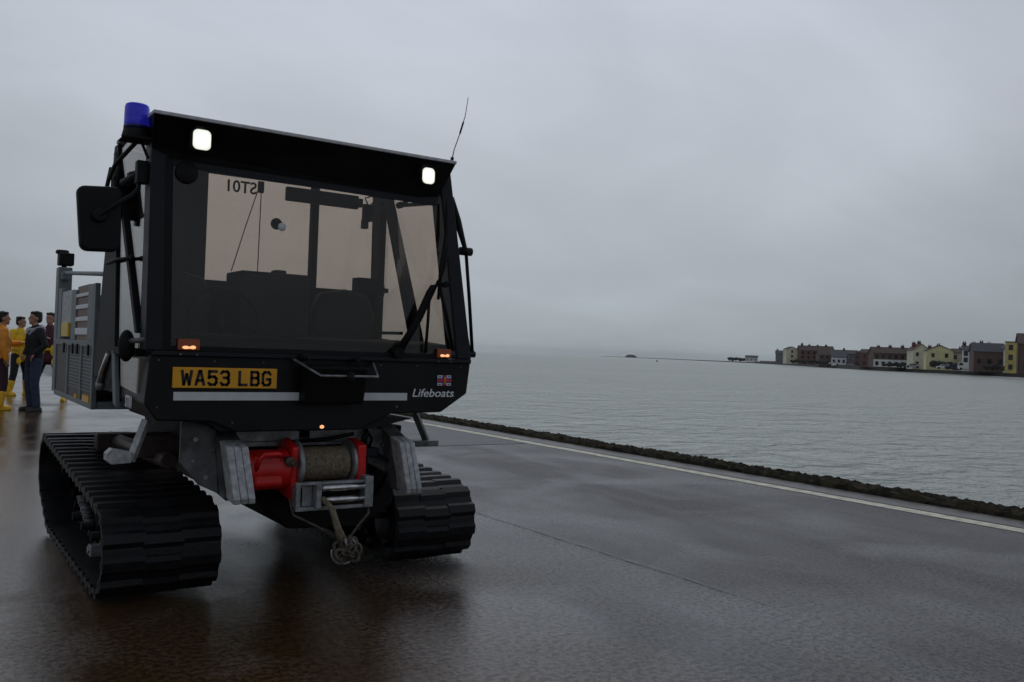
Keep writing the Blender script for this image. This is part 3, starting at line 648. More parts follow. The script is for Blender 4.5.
# belly, chassis hull
b = MB(); b.prism([(1.55, 0.90), (2.55, 0.90), (2.50, 0.42), (2.30, 0.30), (1.85, 0.32), (1.60, 0.55)], 1, 4.95, 7.4); b.build('chassis_hull', M['blackmat'], P, 0.01)
b = MB(); b.prism([(1.28, 0.97), (2.45, 0.97), (2.2, 0.915), (1.35, 0.915)], 1, 4.63, 5.4); b.build('cab_underside', M['black'], P)
b = MB(); b.box(1.50, 1.86, 4.86, 4.95, 0.83, 0.91).box(1.92, 2.34, 4.86, 4.95, 0.82, 0.90); b.box(1.50, 2.34, 4.88, 4.95, 0.80, 0.845); b.build('cross_beam', M['steel'], P, 0.006)
b = MB(); b.tube([(1.24, 5.2, 0.70), (1.24, 6.9, 0.66)], 0.05, 8); b.box(1.10, 1.62, 5.35, 5.45, 0.70, 0.82); b.box(1.10, 1.62, 6.6, 6.7, 0.60, 0.72); b.build('axle_beam', M['mesh'], P, 0.01)
# push plates on both sides of the winch
def push(xa, xb, side_):
    b = MB(); b.prism([(4.72, 0.86), (4.66, 0.60), (4.70, 0.545), (5.25, 0.60), (5.30, 0.92), (4.9, 0.92)], 0, xa, xb)
    for v in b.bm.verts: v.co.x += (0.84-v.co.z)*0.12
    o = b.build('push_plate', M['dirtsteel'], P, 0.006)
    e_ = MB()
    w = (xb-xa)
    for i in range(3):
        x0 = xa+i*w/3+0.0005; e_.prism([(4.60, 0.835), (4.72, 0.86), (4.68, 0.56), (4.56, 0.545), (4.55, 0.575)], 0, x0, x0+w/3-0.001)
    for v in e_.bm.verts: v.co.x += (0.84-v.co.z)*0.12
    e_.build('bumper_strip', M['lightsteel'], o, 0.007)
    c = MB()
    for (y, z) in ((4.8, 0.80), (4.95, 0.74), (4.85, 0.66), (5.1, 0.82)): c.cyl((xa-0.012, y, z), (xa, y, z), 0.016, 6)
    c.build('bolt', M['dirtsteel'], o)
push(1.375, 1.490, -1); push(2.355, 2.455, 1)
b = MB(); b.prism([(1.20, 0.96), (1.375, 0.92), (1.40, 0.57), (1.30, 0.62), (1.20, 0.74)], 1, 4.80, 4.83); b.prism([(2.455, 0.88), (2.26, 0.90), (2.26, 0.70), (2.455, 0.6)], 1, 4.82, 4.85); b.build('mounting_plate', M['dirtsteel'], P, 0.004)
b = MB(); b.cyl((1.27, 4.785, 0.86), (1.27, 4.80, 0.86), 0.014, 6); b.cyl((1.33, 4.785, 0.66), (1.33, 4.80, 0.66), 0.012, 6); b.cyl((1.26, 4.785, 0.75), (1.26, 4.80, 0.75), 0.010, 6); b.build('bolt', M['steel'], P)
# winch
b = MB(); b.box(1.77, 2.17, 4.80, 4.90, 0.52, 0.60); b.build('winch_base', M['blackmat'], P)
wn_ = P
b = MB(); b.lathe([(0, 1.82), (0.07, 1.82), (0.07, 2.10), (0, 2.10)], (0, 4.76, 0.715), 'X', 28)
drum = b.build('winch_drum', M['chain'], P)
b = MB()
for k in range(26):
    x = 1.828+k*0.0103; b.tube([(x+0.003*(i/16), 4.76+0.089*cos(2*pi*i/16), 0.715+0.089*sin(2*pi*i/16)) for i in range(17)], 0.0068, 6, caps=False)
b.build('winch_rope', M['rope'], drum)
b = MB()
for x0, x1, r_ in ((1.785, 1.815, 0.135), (2.105, 2.128, 0.122)): b.lathe([(0, x0), (r_-0.01, x0), (r_, x0+0.006), (r_, x1-0.006), (r_-0.01, x1), (0, x1)], (0, 4.76, 0.715), 'X', 32)
fl_ = b.build('drum_flange', M['steel'], drum)
b = MB()
b.prism([(4.65, 0.82), (4.80, 0.86), (4.90, 0.80), (4.90, 0.56), (4.70, 0.53), (4.66, 0.60)], 0, 1.745, 1.783)
b.prism([(4.66, 0.82), (4.80, 0.85), (4.90, 0.80), (4.90, 0.56), (4.70, 0.57), (4.66, 0.62)], 0, 2.130, 2.185)
b.box(1.75, 1.80, 4.60, 4.69, 0.50, 0.62)
b.build('winch_housing', M['red'], P, 0.012)
b = MB(); b.lathe([(0, 1.50), (0.080, 1.50), (0.10, 1.52), (0.104, 1.56), (0.104, 1.70), (0.118, 1.745), (0, 1.745)], (0, 4.76, 0.695), 'X', 28)
b.prism([(4.67, 0.775), (4.76, 0.80), (4.86, 0.78), (4.86, 0.60), (4.70, 0.59), (4.655, 0.62)], 0, 1.545, 1.70); b.build('winch_motor', M['red'], P, 0.02)
b = MB(); b.tube([(1.555, 4.67, 0.70), (1.56, 4.64, 0.76), (1.585, 4.63, 0.788), (1.66, 4.63, 0.790), (1.70, 4.66, 0.775)], 0.014, 8); b.build('winch_handle', M['red'], P)
b = MB(); b.cyl((1.73, 4.62, 0.745), (1.73, 4.68, 0.745), 0.026, 12); b.cyl((1.745, 4.60, 0.735), (1.73, 4.63, 0.745), 0.016, 8); b.build('winch_clutch', M['chain'], P)
# roller fairlead
b = MB(); b.box(1.74, 2.18, 4.56, 4.60, 0.625, 0.640).box(1.74, 2.18, 4.56, 4.60, 0.488, 0.508).box(1.74, 1.765, 4.56, 4.62, 0.508, 0.625).box(1.845, 1.875, 4.54, 4.60, 0.500, 0.63).box(2.13, 2.18, 4.55, 4.62, 0.49, 0.66); b.box(1.765, 1.845, 4.60, 4.61, 0.508, 0.625)
fa = b.build('fairlead_frame', M['steel'], P, 0.003)
b = MB(); b.cyl((1.876, 4.565, 0.605), (2.129, 4.565, 0.605), 0.019, 14); b.build('fairlead_roller', M['chrome'], fa)
b = MB(); b.cyl((1.876, 4.565, 0.54), (2.129, 4.565, 0.54), 0.019, 14); b.build('fairlead_roller', M['chrome'], fa)
# hook, thimble and chains
b = MB(); b.tube([(1.88, 4.54, 0.56), (1.92, 4.50, 0.50), (1.955, 4.50, 0.40), (1.985, 4.50, 0.33)], [0.012, 0.018, 0.020, 0.028], 8); b.build('winch_cable', M['rope'], P)
b = MB(); b.tube([(1.725, 4.62, 0.55), (1.735, 4.58, 0.47), (1.85, 4.53, 0.41), (1.965, 4.50, 0.34)], 0.007, 6); b.tube([(2.17, 4.60, 0.50), (2.16, 4.56, 0.455), (2.08, 4.53, 0.39), (2.03, 4.50, 0.345)], 0.007, 6); b.build('chain_stay', M['chain'], P)
b = MB()
cx, cz = 2.012, 0.278
for i in range(9):
    a = 2*pi*i/9; rr_ = 0.050; p = Vector((cx+rr_*cos(a), 4.49+0.015*sin(3*a), cz+rr_*sin(a)))
    q = 0.025+0.006*random.random(); b.tube([p+Vector((q*cos(t_)*cos(a), q*0.5*sin(t_*2)*0.6+0.004*i % 0.01, q*sin(t_))) for t_ in [2*pi*k/10 for k in range(11)]], 0.011, 6, caps=False)
for i in range(4):
    a = 2*pi*i/4+0.4; p = Vector((cx+0.02*cos(a), 4.475, cz+0.02*sin(a))); b.tube([p+Vector((0.02*cos(t_), 0.008*sin(2*t_), 0.02*sin(t_+a))) for t_ in [2*pi*k/10 for k in range(11)]], 0.0085, 6, caps=False)
b.build('shackle_chain', M['chain'], P)
b = MB(); b.ell((2.010, 4.505, 0.282), 0.050, 0.016, 0.048, 14, 8); b.tube([(1.985, 4.50, 0.35), (1.998, 4.50, 0.31)], 0.022, 8); b.build('winch_hook', M['chain'], P)
b = MB(); b.tube([(cx-0.02+0.072*cos(t_), 4.49, cz+0.072*sin(t_)) for t_ in [pi*0.95+1.35*pi*k/18 for k in range(19)]], 0.0055, 6); b.tube([(1.99, 4.475, 0.345), (1.998, 4.47, 0.30)], 0.008, 6); b.build('steel_ring', M['steel'], P)
# hoses and fittings right of the winch
b = MB(); b.box(2.20, 2.30, 4.74, 4.82, 0.74, 0.79).box(2.18, 2.25, 4.78, 4.86, 0.62, 0.72); b.build('valve_block', M['frame'], P, 0.006)
b = MB(); b.tube([(2.22, 4.8, 0.79), (2.21, 4.78, 0.85), (2.25, 4.80, 0.88)], 0.010, 6); b.tube([(2.26, 4.8, 0.79), (2.27, 4.78, 0.84), (2.24, 4.82, 0.90)], 0.010, 6); b.tube([(2.28, 4.8, 0.76), (2.40, 4.75, 0.70), (2.36, 4.9, 0.5)], 0.014, 6); b.tube([(1.85, 4.84, 0.83), (2.02, 4.80, 0.845), (2.16, 4.80, 0.87)], 0.012, 6); b.build('hydraulic_hose', M['trim'], P)

# ---- tracks
def hull(circles, n=48):
    pts = []
    for (y, z, r) in circles:
        for k in range(n): a = 2*pi*k/n; pts.append((y+r*cos(a), z+r*sin(a)))
    pts = sorted(set(pts))
    def half(ps):
        h = []
        for p in ps:
            while len(h) > 1 and (h[-1][0]-h[-2][0])*(p[1]-h[-2][1])-(h[-1][1]-h[-2][1])*(p[0]-h[-2][0]) <= 0: h.pop()
            h.append(p)
        return h
    a = half(pts); b_ = half(pts[::-1]); return a[:-1]+b_[:-1]       # counter clockwise in (y, z)
def resample(poly, n):
    L_ = [0]; m_ = len(poly)
    for i in range(m_): L_.append(L_[-1]+hypot(poly[(i+1) % m_][0]-poly[i][0], poly[(i+1) % m_][1]-poly[i][1]))
    out = []
    for k in range(n):
        s = L_[-1]*k/n
        i = max(j for j in range(m_) if L_[j] <= s)
        f = (s-L_[i])/(L_[i+1]-L_[i]); p, q = poly[i], poly[(i+1) % m_]
        out.append((p[0]+(q[0]-p[0])*f, p[1]+(q[1]-p[1])*f))
    return out, L_[-1]
TRKS = []
def track(xo, xi, dy, sgn):
    """xo outer edge, xi inner edge"""
    LUG = 0.021
    x0, x1 = min(xo, xi), max(xo, xi)
    circles = [(5.10+dy, 0.262, 0.228), (7.27+dy, 0.42, 0.225), (6.92+dy, 0.195, 0.16), (5.35+dy, 0.195, 0.16)]
    N = 528
    base, per = resample(hull(circles), N)
    nrm = []
    for i in range(N):
        dy_, dz_ = base[(i+1) % N][0]-base[i-1][0], base[(i+1) % N][1]-base[i-1][1]; l = hypot(dy_, dz_)
        nrm.append((dz_/l, -dy_/l))
    b = MB(); vs = []
    # belt carcass
    rows = [(x0, 0.0), (x1, 0.0), (x1, -0.026), (x0, -0.026)]
    for i in range(N):
        sag = 0.0
        for (x, h_) in rows: vs.append((x, base[i][0]+nrm[i][0]*h_, base[i][1]+nrm[i][1]*h_))
    fs = []
    for i in range(N):
        j = (i+1) % N
        for k in range(4): fs.append((i*4+k, i*4+(k+1) % 4, j*4+(k+1) % 4, j*4+k))
    b._add(vs, fs, False)
    # tread blocks
    step = 12; W_ = x1-x0
    segs = [(0.0, 0.35, 0), (0.33, 0.67, 1), (0.65, 1.0, 0)]
    for k in range(0, N, step):
        for (a, c_, off) in segs:
            idx = [(k+off+q) % N for q in (0, 2, 6, 8)]
            poly = []
            lg = LUG+random.uniform(-0.003, 0.002); hs = (0.002, lg, lg, 0.002)
            vs = []
            for xx in (x0+W_*a, x0+W_*c_):
                for q, h_ in zip(idx, hs): vs.append((xx, base[q][0]+nrm[q][0]*h_, base[q][1]+nrm[q][1]*h_))
                for q in (idx[3], idx[0]): vs.append((xx, base[q][0]-nrm[q][0]*0.004, base[q][1]-nrm[q][1]*0.004))
            b._add(vs, [(0, 1, 2, 3, 4, 5), (11, 10, 9, 8, 7, 6)]+[(i, i+6, (i+1) % 6+6, (i+1) % 6) for i in range(6)])
    # inner guide teeth
    for k in range(0, N, step):
        q0, q1 = (k+2) % N, (k+6) % N
        for xc in (x0+W_*0.36, x0+W_*0.64):
            vs = []
            for q, hh in ((q0, -0.020), (q1, -0.020), (q1, -0.075), (q0, -0.075)):
                w = 0.02 if hh > -0.05 else 0.010
                for xx in (xc-w, xc+w): vs.append((xx, base[q][0]+nrm[q][0]*hh, base[q][1]+nrm[q][1]*hh))
            b._add(vs, [(0, 2, 4, 6), (1, 7, 5, 3), (0, 1, 3, 2), (2, 3, 5, 4), (4, 5, 7, 6), (6, 7, 1, 0)])
        # belt edge nubs that catch the light
        vs = []
        for xx in (xo-sgn*0.002, xo+sgn*0.012):
            for q, hh in ((q0, -0.010), (q1, -0.010), (q1, -0.036), (q0, -0.036)): vs.append((xx, base[q][0]+nrm[q][0]*hh, base[q][1]+nrm[q][1]*hh))
        b._add(vs, [(0, 1, 2, 3), (7, 6, 5, 4), (0, 4, 5, 1), (1, 5, 6, 2), (2, 6, 7, 3), (3, 7, 4, 0)])
    belt = b.build('track', M['rubber'], P)
    # wheels
    xm = (x0+x1)/2
    def wheel(name, y, z, r, m_, spokes=6):
        b = MB()
        for xc in (xm-0.06, xm+0.08):
            b.lathe([(r*0.82, -0.04), (r, -0.035), (r, 0.035), (r*0.82, 0.04), (r*0.80, 0.0), (r*0.82, -0.04)], (xc, y, z), 'X', 28)
            for s_ in range(spokes):
                a = 2*pi*s_/spokes; c, d_ = cos(a), sin(a)
                b.tube([(xc, y+0.03*c, z+0.03*d_), (xc, y+r*0.83*c, z+r*0.83*d_)], r*0.10, 6)
        b.cyl((xm-0.17, y, z), (xm+0.17, y, z), r*0.26, 14)
        b.build(name, m_, belt)
    wheel('idler_wheel', 5.10+dy, 0.262, 0.198, M['blackmat'])
    wheel('drive_sprocket', 7.27+dy, 0.42, 0.192, M['blackmat'], 8)
    for yy in (5.62, 5.98, 6.34, 6.70): wheel('road_wheel', yy+dy, 0.155, 0.115, M['blackmat'], 5)
    b = MB(); b.box(xm-0.05, xm+0.05, 5.2+dy, 7.2+dy, 0.27, 0.37); b.tube([(xm, 5.0+dy, 0.30), (xm, 6.0+dy, 0.34)], 0.045, 10); b.build('track_beam', M['blackmat'], belt, 0.01)
    # bright tension fittings near the front
    xf = xo+sgn*0.08
    b = MB(); b.box(xf-0.02, xf+0.05, 5.57+dy, 5.66+dy, 0.12, 0.18); b.cyl((xf-0.03*sgn, 5.62+dy, 0.155), (xf+0.16*sgn, 5.62+dy, 0.155), 0.022, 10)
    b.build('tension_block', M['steel'], belt, 0.004)
    b = MB()
    for i in range(7): b.cyl((xf-0.01, 5.88+i*0.05+dy, 0.27+0.016*i), (xf+0.05, 5.88+i*0.05+dy, 0.27+0.016*i), 0.012+0.006*(i % 2), 7)
    b.build('adjuster_chain', M['dirtsteel'], belt)
    b = MB()
    xs = xi-sgn*0.02
    for (y, z) in ((5.05, 0.40), (5.13, 0.30), (5.02, 0.16), (5.3, 0.36), (5.24, 0.12)): b.cyl((xs, y+dy, z), (xs+sgn*0.05, y+dy, z), 0.020, 7)
    b.lathe([(0.05, 0), (0.15, 0.0), (0.16, 0.02), (0.05, 0.03)], (xs, 5.10+dy, 0.262), 'X', 24)
    b.build('hub_cover', M['dirtsteel'] if sgn > 9 else M['frame'], belt)
track(0.86, 1.45, 0.0, 1)
track(3.11, 2.56, 0.10, -1)

# ---- load bed behind the cab
b = MB(); b.box(0.98, 2.80, 6.03, 7.62, 0.94, 1.02); b.box(2.76, 2.80, 6.03, 7.62, 1.02, 1.70); b.box(0.98, 2.80, 7.58, 7.62, 1.02, 1.70); b.build('load_bed', M['cargo'], P, 0.004)
# dark bulkhead with grey rim seen edge on, left of the cab
b = MB(); b.box(0.99, 1.60, 6.02, 6.04, 0.98, 1.32); b.box(0.99, 2.7, 5.96, 6.00, 1.02, 1.10); b.build('bulkhead', M['blackmat'], P)
b = MB(); b.box(0.955, 0.985, 5.98, 6.03, 0.93, 1.705); b.box(0.985, 1.6, 5.99, 6.03, 0.93, 0.975); b.box(0.955, 0.985, 6.03, 7.62, 0.93, 0.965); b.box(0.955, 0.985, 6.03, 7.62, 1.31, 1.35); b.box(0.955, 0.985, 6.42, 6.47, 0.965, 1.31); b.box(0.955, 0.985, 7.0, 7.05, 0.965, 1.31); b.build('bed_frame', M['cargo'], P, 0.004)
def bedpanel(name, y0, y1, z0, z1, m_, x0=0.965, x1=0.98, parent=P): return MB().box(x0, x1, y0, y1, z0, z1).build(name, m_, parent)
lw = bedpanel('lower_grille', 6.03, 6.42, 0.965, 1.31, M['mesh']); bedpanel('lower_grille', 6.47, 7.0, 0.965, 1.31, M['mesh']); bedpanel('lower_grille', 7.05, 7.62, 0.965, 1.31, M['mesh'])
b = MB()
for k in range(11): b.box(0.960, 0.965, 6.05, 6.96, 1.03+k*0.022, 1.038+k*0.022)
b.build('grille_bars', M['cargo'], lw)
b = MB(); b.box(0.952, 0.965, 6.06, 6.30, 0.965, 1.005); b.box(0.952, 0.965, 6.55, 6.62, 0.965, 0.99); b.build('side_reflector', M['plate'], P)
for y in (6.12, 6.55, 6.75, 7.15): MB().box(0.945, 0.957, y, y+0.03, 1.255, 1.325).build('latch', M['trim'], P, 0.003)
# upper side: uprights, plywood with white slats
b = MB(); b.box(0.955, 0.985, 6.035, 6.24, 1.35, 1.705); b.box(0.955, 0.985, 6.72, 6.92, 1.35, 1.69); b.box(0.96, 0.985, 7.45, 7.62, 1.35, 1.73); b.build('upright', M['cargo'], P, 0.004)
bedpanel('plywood_side', 6.24, 6.72, 1.35, 1.71, M['ply'])
b = MB()
for z, h_ in ((1.385, 0.045), (1.475, 0.028), (1.555, 0.028), (1.635, 0.022)): b.box(0.952, 0.962, 6.22, 6.70, z, z+h_)
b.build('white_slat', M['letters'], P, 0.003)
bedpanel('aluminium_side', 6.92, 7.45, 1.40, 1.70, M['lightsteel'])
MB().box(0.945, 0.962, 6.98, 7.30, 1.37, 1.47).build('yellow_label', mat('yellow warning label', (0.75, 0.50, 0.01), 0.4), P, 0.003)
b = MB(); b.box(0.955, 1.05, 7.62, 7.76, 0.95, 1.90); b.tube([(1.0, 7.70, 1.86), (1.0, 6.2, 1.775), (1.02, 5.88, 1.755)], 0.016, 8); b.box(0.97, 1.02, 7.55, 7.62, 1.80, 1.86); b.build('mast_post', M['cargo'], P, 0.006)
b = MB(); b.box(0.955, 1.06, 7.62, 7.74, 1.915, 2.01); b.cyl((1.0, 7.7, 1.90), (1.0, 7.7, 1.93), 0.02, 8); b.lathe([(0, 0), (0.05, 0), (0.045, 0.03), (0, 0.03)], (0.985, 7.70, 2.005), 'Z', 14); b.build('rear_work_lamp', M['trim'], P, 0.015)
# exhaust pipe between cab and bed
b = MB(); b.tube([(0.938, 5.36, 1.29), (0.938, 5.52, 1.18), (0.938, 5.58, 1.12)], [0.016, 0.021, 0.024], 10); b.build('exhaust_pipe', M['chrome'], P)
b = MB(); b.ell((0.938, 5.59, 1.10), 0.028, 0.036, 0.034, 10, 6); b.build('exhaust_clamp', M['steel'], P)

del TR['split']
# ------------------------------------------------------------------ people
def remesh(mb, voxel):
    o = mb.build('tmp', M['skin']); md = o.modifiers.new('r', 'REMESH'); md.mode = 'VOXEL'; md.voxel_size = voxel; md.use_smooth_shade = True
    sm = o.modifiers.new('s', 'SMOOTH'); sm.factor = 0.5; sm.iterations = 3
    bpy.context.view_layer.update()
    me = bpy.data.meshes.new_from_object(o.evaluated_get(bpy.context.evaluated_depsgraph_get())); bpy.data.objects.remove(o)
    for p_ in me.polygons: p_.use_smooth = True
    return me
def limb(mb, pts, rad, n=12):
    mb.tube(pts, rad, n)
    for p_, r_ in zip(pts, rad):
        r_ = r_ if isinstance(r_, (int, float)) else min(r_)
        mb.ell(p_, r_*0.99, r_*0.99, r_*0.99, 10, 8)
def hand(mb, w, d, s_, curl=0.5):
    """w wrist point, d pointing direction"""
    w = Vector(w); d = Vector(d).normalized(); side_ = d.cross(Vector((0, 0, 1)))
    if side_.length < 0.2: side_ = Vector((0, 1, 0))
    side_.normalize(); nn = side_.cross(d).normalized()
    mb.tube([w, w+d*0.045, w+d*0.085], [(0.024, 0.018), (0.038, 0.017), (0.036, 0.014)], 10)
    for k, l in enumerate((0.066, 0.075, 0.070, 0.054)):
        o_ = w+d*0.082+side_*(k-1.5)*0.0195
        a1 = curl*0.8; p1 = o_+(d*cos(a1)-nn*sin(a1))*l*0.5; a2 = curl*1.8; p2 = p1+(d*cos(a2)-nn*sin(a2))*l*0.5
        mb.tube([o_-d*0.01, o_, p1, p2], [0.0085, 0.0088, 0.0082, 0.007], 8)
    o_ = w+d*0.03+side_*s_*0.03; mb.tube([o_, o_+d*0.028+side_*s_*0.022-nn*0.01, o_+d*0.055+side_*s_*0.026-nn*0.022], [0.012, 0.0105, 0.008], 8)
def person(loc, face, label, top, legm, bootm, arms, hood=None, vest=None, hairm='hair', stance=0.10, h=1.78, boots_tall=True, topname='jacket', stride=0.0, headturn=0.0, waist=None):
    root = thing('person', label, 'person', loc, 'people talking behind the tractor'); k = h/1.78
    Rz = Matrix.Rotation(face, 4, 'Z')          # local -Y is forward
    def place(me): me.transform(Rz @ Matrix.Scale(k, 4))
    sh, hip = 1.45, 0.93
    LA = {}
    for s_, key in ((-1, 'R'), (1, 'L')):
        S0 = Vector((s_*0.19, 0.0, sh-0.02)); E_, Wp, hd = arms[key]
        LA[key] = (S0, Vector(E_), Vector(Wp), Vector(hd), s_)
    legs = []
    for s_ in (-1, 1): legs.append((Vector((s_*0.095, 0, hip-0.02)), Vector((s_*(0.10+stance*0.3), -0.03+s_*stride*0.5, 0.50)), Vector((s_*(0.10+stance*0.6), 0.02+s_*stride, 0.09)), s_))
    # body: one continuous surface
    b = MB()
    limb(b, [(0, 0.01, 0.90), (0, 0.01, 1.02), (0, 0.0, 1.15), (0, 0.0, 1.32), (0, 0.01, 1.44)], [(0.155, 0.10), (0.15, 0.10), (0.14, 0.09), (0.17, 0.105), (0.13, 0.08)], 16)
    limb(b, [(0, 0.01, 1.42), (0, 0.0, 1.50), (0, -0.01, 1.56)], [0.062, 0.056, 0.056])
    for S0, E_, Wp, hd, s_ in LA.values():
        limb(b, [(s_*0.12, 0, 1.42), S0, E_, Wp], [0.05, 0.052, 0.038, 0.026]); hand(b, Wp, hd, -s_)
    for H_, K, A, s_ in legs:
        limb(b, [H_, K, A], [0.085, 0.055, 0.042]); limb(b, [A+Vector((0, 0.03, -0.045)), A+Vector((0, -0.08, -0.055)), A+Vector((0, -0.15, -0.062))], [0.035, 0.034, 0.025])
    Hm = Matrix.Rotation(headturn, 3, 'Z'); hc = Vector((0, -0.015, 1.66))
    def HP(x, y, z): return hc+Hm @ Vector((x, y, z))
    b.ell(HP(0, 0.01, 0.02), 0.078, 0.098, 0.105, 20, 14, Hm); b.ell(HP(0, -0.035, -0.05), 0.056, 0.062, 0.065, 14, 10, Hm)
    b.tube([HP(0, -0.085, 0.02), HP(0, -0.105, -0.015), HP(0, -0.11, -0.025)], [0.008, 0.013, 0.014], 8)
    b.ell(HP(0, -0.085, -0.06), 0.026, 0.014, 0.006, 10, 6, Hm); b.ell(HP(0, -0.086, -0.07), 0.022, 0.014, 0.007, 10, 6, Hm); b.ell(HP(0, -0.075, -0.098), 0.022, 0.018, 0.016, 10, 6, Hm)
    for s_ in (-1, 1):
        b.ell(HP(s_*0.08, 0.012, -0.008), 0.010, 0.022, 0.032, 10, 8, Hm); b.ell(HP(s_*0.03, -0.082, 0.028), 0.022, 0.012, 0.007, 8, 6, Hm)
    me = remesh(b, 0.0085); place(me); me.materials.clear(); me.materials.append(M['skin'])
    body = bpy.data.objects.new('body', me); COL.objects.link(body); body.parent = root
    def cloth(name, mb, m_, vox=0.012, parent=root):
        me = remesh(mb, vox); place(me); me.materials.clear(); me.materials.append(M[m_]); me.name = name
        o = bpy.data.objects.new(name, me); COL.objects.link(o); o.parent = parent; return o
    # eyes
    b = MB()
    for s_ in (-1, 1): b.ell(HP(s_*0.031, -0.083, 0.010), 0.012, 0.008, 0.008, 10, 8, Hm)
    cloth('eyes', b, 'hair', 0.004)
    # hair
    b = MB(); b.ell(HP(0, 0.026, 0.042), 0.083, 0.098, 0.094, 20, 14, Hm); b.ell(HP(0, 0.06, -0.01), 0.075, 0.062, 0.075, 16, 10, Hm)
    for i in range(26):
        a = 2*pi*i/26; b.ell(HP(0.06*cos(a), 0.02+0.075*sin(a), 0.085+0.02*random.random()), 0.026, 0.026, 0.024, 8, 6, Hm)
    cloth('hair', b, hairm, 0.008)
    # jacket
    b = MB()
    limb(b, [(0, 0.01, 0.86), (0, 0.01, 1.0), (0, 0.0, 1.15), (0, 0.0, 1.30), (0, 0.005, 1.43), (0, 0.005, 1.50)], [(0.19, 0.135), (0.185, 0.135), (0.18, 0.125), (0.20, 0.14), (0.165, 0.11), (0.085, 0.075)], 18)
    for S0, E_, Wp, hd, s_ in LA.values():
        m1_ = E_.lerp(Wp, 0.5)
        limb(b, [(s_*0.11, 0, 1.42), S0, S0.lerp(E_, 0.5)+Vector((0.008*s_, 0, 0)), E_, m1_, Wp], [0.075, 0.078, 0.068, 0.060, 0.056, 0.046])
    for z in (0.95, 1.08, 1.20): b.tube([(0.18*cos(a), 0.005+0.128*sin(a), z+0.02*sin(3*a)) for a in [2*pi*i/16 for i in range(17)]], 0.012, 6, caps=False)
    for s_ in (-1, 1): b.tube([(s_*0.02, -0.13, 1.40), (s_*0.05, -0.145, 1.25), (s_*0.03, -0.135, 1.05)], 0.012, 6)
    cloth(topname, b, top)
    # trousers
    b = MB(); limb(b, [(0, 0.01, 0.84), (0, 0.01, 0.98)], [(0.165, 0.12), (0.165, 0.12)], 16)
    for H_, K, A, s_ in legs: limb(b, [H_, H_.lerp(K, 0.5), K, K.lerp(A, 0.5), A+Vector((0, 0, 0.02))], [0.105, 0.092, 0.078, 0.070, 0.062])
    cloth('trousers', b, legm)
    for H_, K, A, s_ in legs:
        b = MB(); A2 = A.copy()
        if boots_tall: limb(b, [K.lerp(A, 0.45), A, A+Vector((0, 0.01, -0.035))], [0.078, 0.064, 0.055])
        limb(b, [A2+Vector((0, 0.045, -0.045)), A2+Vector((0, -0.05, -0.045)), A2+Vector((0, -0.16, -0.052))], [0.044, 0.046, 0.038]); b.box(*(A2.x-0.045, A2.x+0.045, A2.y-0.19, A2.y+0.085, 0.0, 0.02))
        cloth('boot', b, bootm, 0.009)
    if hood:
        b = MB(); b.tube([(0.10*cos(a), 0.015+0.092*sin(a), 1.485+0.035*sin(a)) for a in [2*pi*i/18 for i in range(19)]], 0.034, 8, caps=False); b.ell((0, 0.11, 1.46), 0.115, 0.055, 0.085, 14, 10)
        b.tube([(-0.12, -0.06, 1.47), (-0.05, -0.135, 1.36)], 0.025, 8); b.tube([(0.12, -0.06, 1.47), (0.05, -0.135, 1.36)], 0.025, 8); o = cloth('hood', b, 'greycloth')
        b = MB(); b.tube([(0.145*cos(a), 0.03+0.12*sin(a), 1.44+0.02*sin(a)) for a in [pi*i/16-0.3 for i in range(20)]], 0.020, 8); cloth('hood_trim', b, 'bluecloth', parent=root)
    if vest:
        b = MB(); limb(b, [(0, 0.005, 1.06), (0, 0.0, 1.30), (0, 0.005, 1.42), (0, 0.005, 1.47)], [(0.195, 0.145), (0.212, 0.152), (0.170, 0.125), (0.11, 0.09)], 18); cloth('vest', b, vest)
    if waist:
        b = MB()
        for s_ in (-1, 1): b.ell((s_*0.10, -0.13, 1.02), 0.055, 0.05, 0.12, 12, 8); b.ell((s_*0.12, -0.12, 0.78), 0.05, 0.05, 0.09, 12, 8)
        b.tube([(0.19*cos(a), 0.005+0.145*sin(a), 1.04) for a in [2*pi*i/16 for i in range(17)]], 0.03, 8, caps=False); cloth('life_belt', b, 'yellow')
    return root
hang = lambda s_: ((s_*0.25, 0.02, 1.17), (s_*0.27, -0.04, 0.92), (0, -0.15, -1))
pocket = lambda s_: ((s_*0.29, 0.05, 1.18), (s_*0.19, -0.08, 1.03), (-s_*0.2, -0.5, -0.7))
front = lambda s_: ((s_*0.27, -0.02, 1.20), (s_*0.10, -0.27, 1.18), (-s_*0.5, -0.6, 0.1))
chest = lambda s_: ((s_*0.26, -0.05, 1.20), (s_*0.06, -0.24, 1.27), (-s_*0.8, -0.3, 0.1))
# face angle: local -Y forward; +90deg turns the face to +X, -90deg to -X
person((1.47, 18.75, 0), radians(95), 'person cut by the left frame edge, in an orange jacket and dark red trousers', 'orange', 'darkred', 'yboot', {'R': hang(-1), 'L': ((0.26, -0.10, 1.19), (0.22, -0.34, 1.22), (0, -1, 0.1))})
person((2.18, 23.2, 0), radians(35), 'person in yellow waterproofs and dark vest standing behind the man in jeans', 'yellow', 'darkcloth', 'yboot', {'R': front(-1), 'L': chest(1)}, vest=None, waist=True, stance=0.2, headturn=radians(20))
person((1.96, 18.35, 0), radians(-72), 'person in black jacket with pale hood and blue jeans, hands in pockets', 'darkcloth', 'jeans', 'shoe', {'R': pocket(-1), 'L': pocket(1)}, hood=True, boots_tall=False, stance=0.05, headturn=radians(-10), h=1.80)
person((2.55, 21.3, 0), radians(-20), 'person in a maroon jacket with yellow belt pouches beside the load bed', 'maroon', 'darkcloth', 'yboot', {'R': chest(-1), 'L': hang(1)}, waist=True, stance=0.35, h=1.86, headturn=radians(-15))

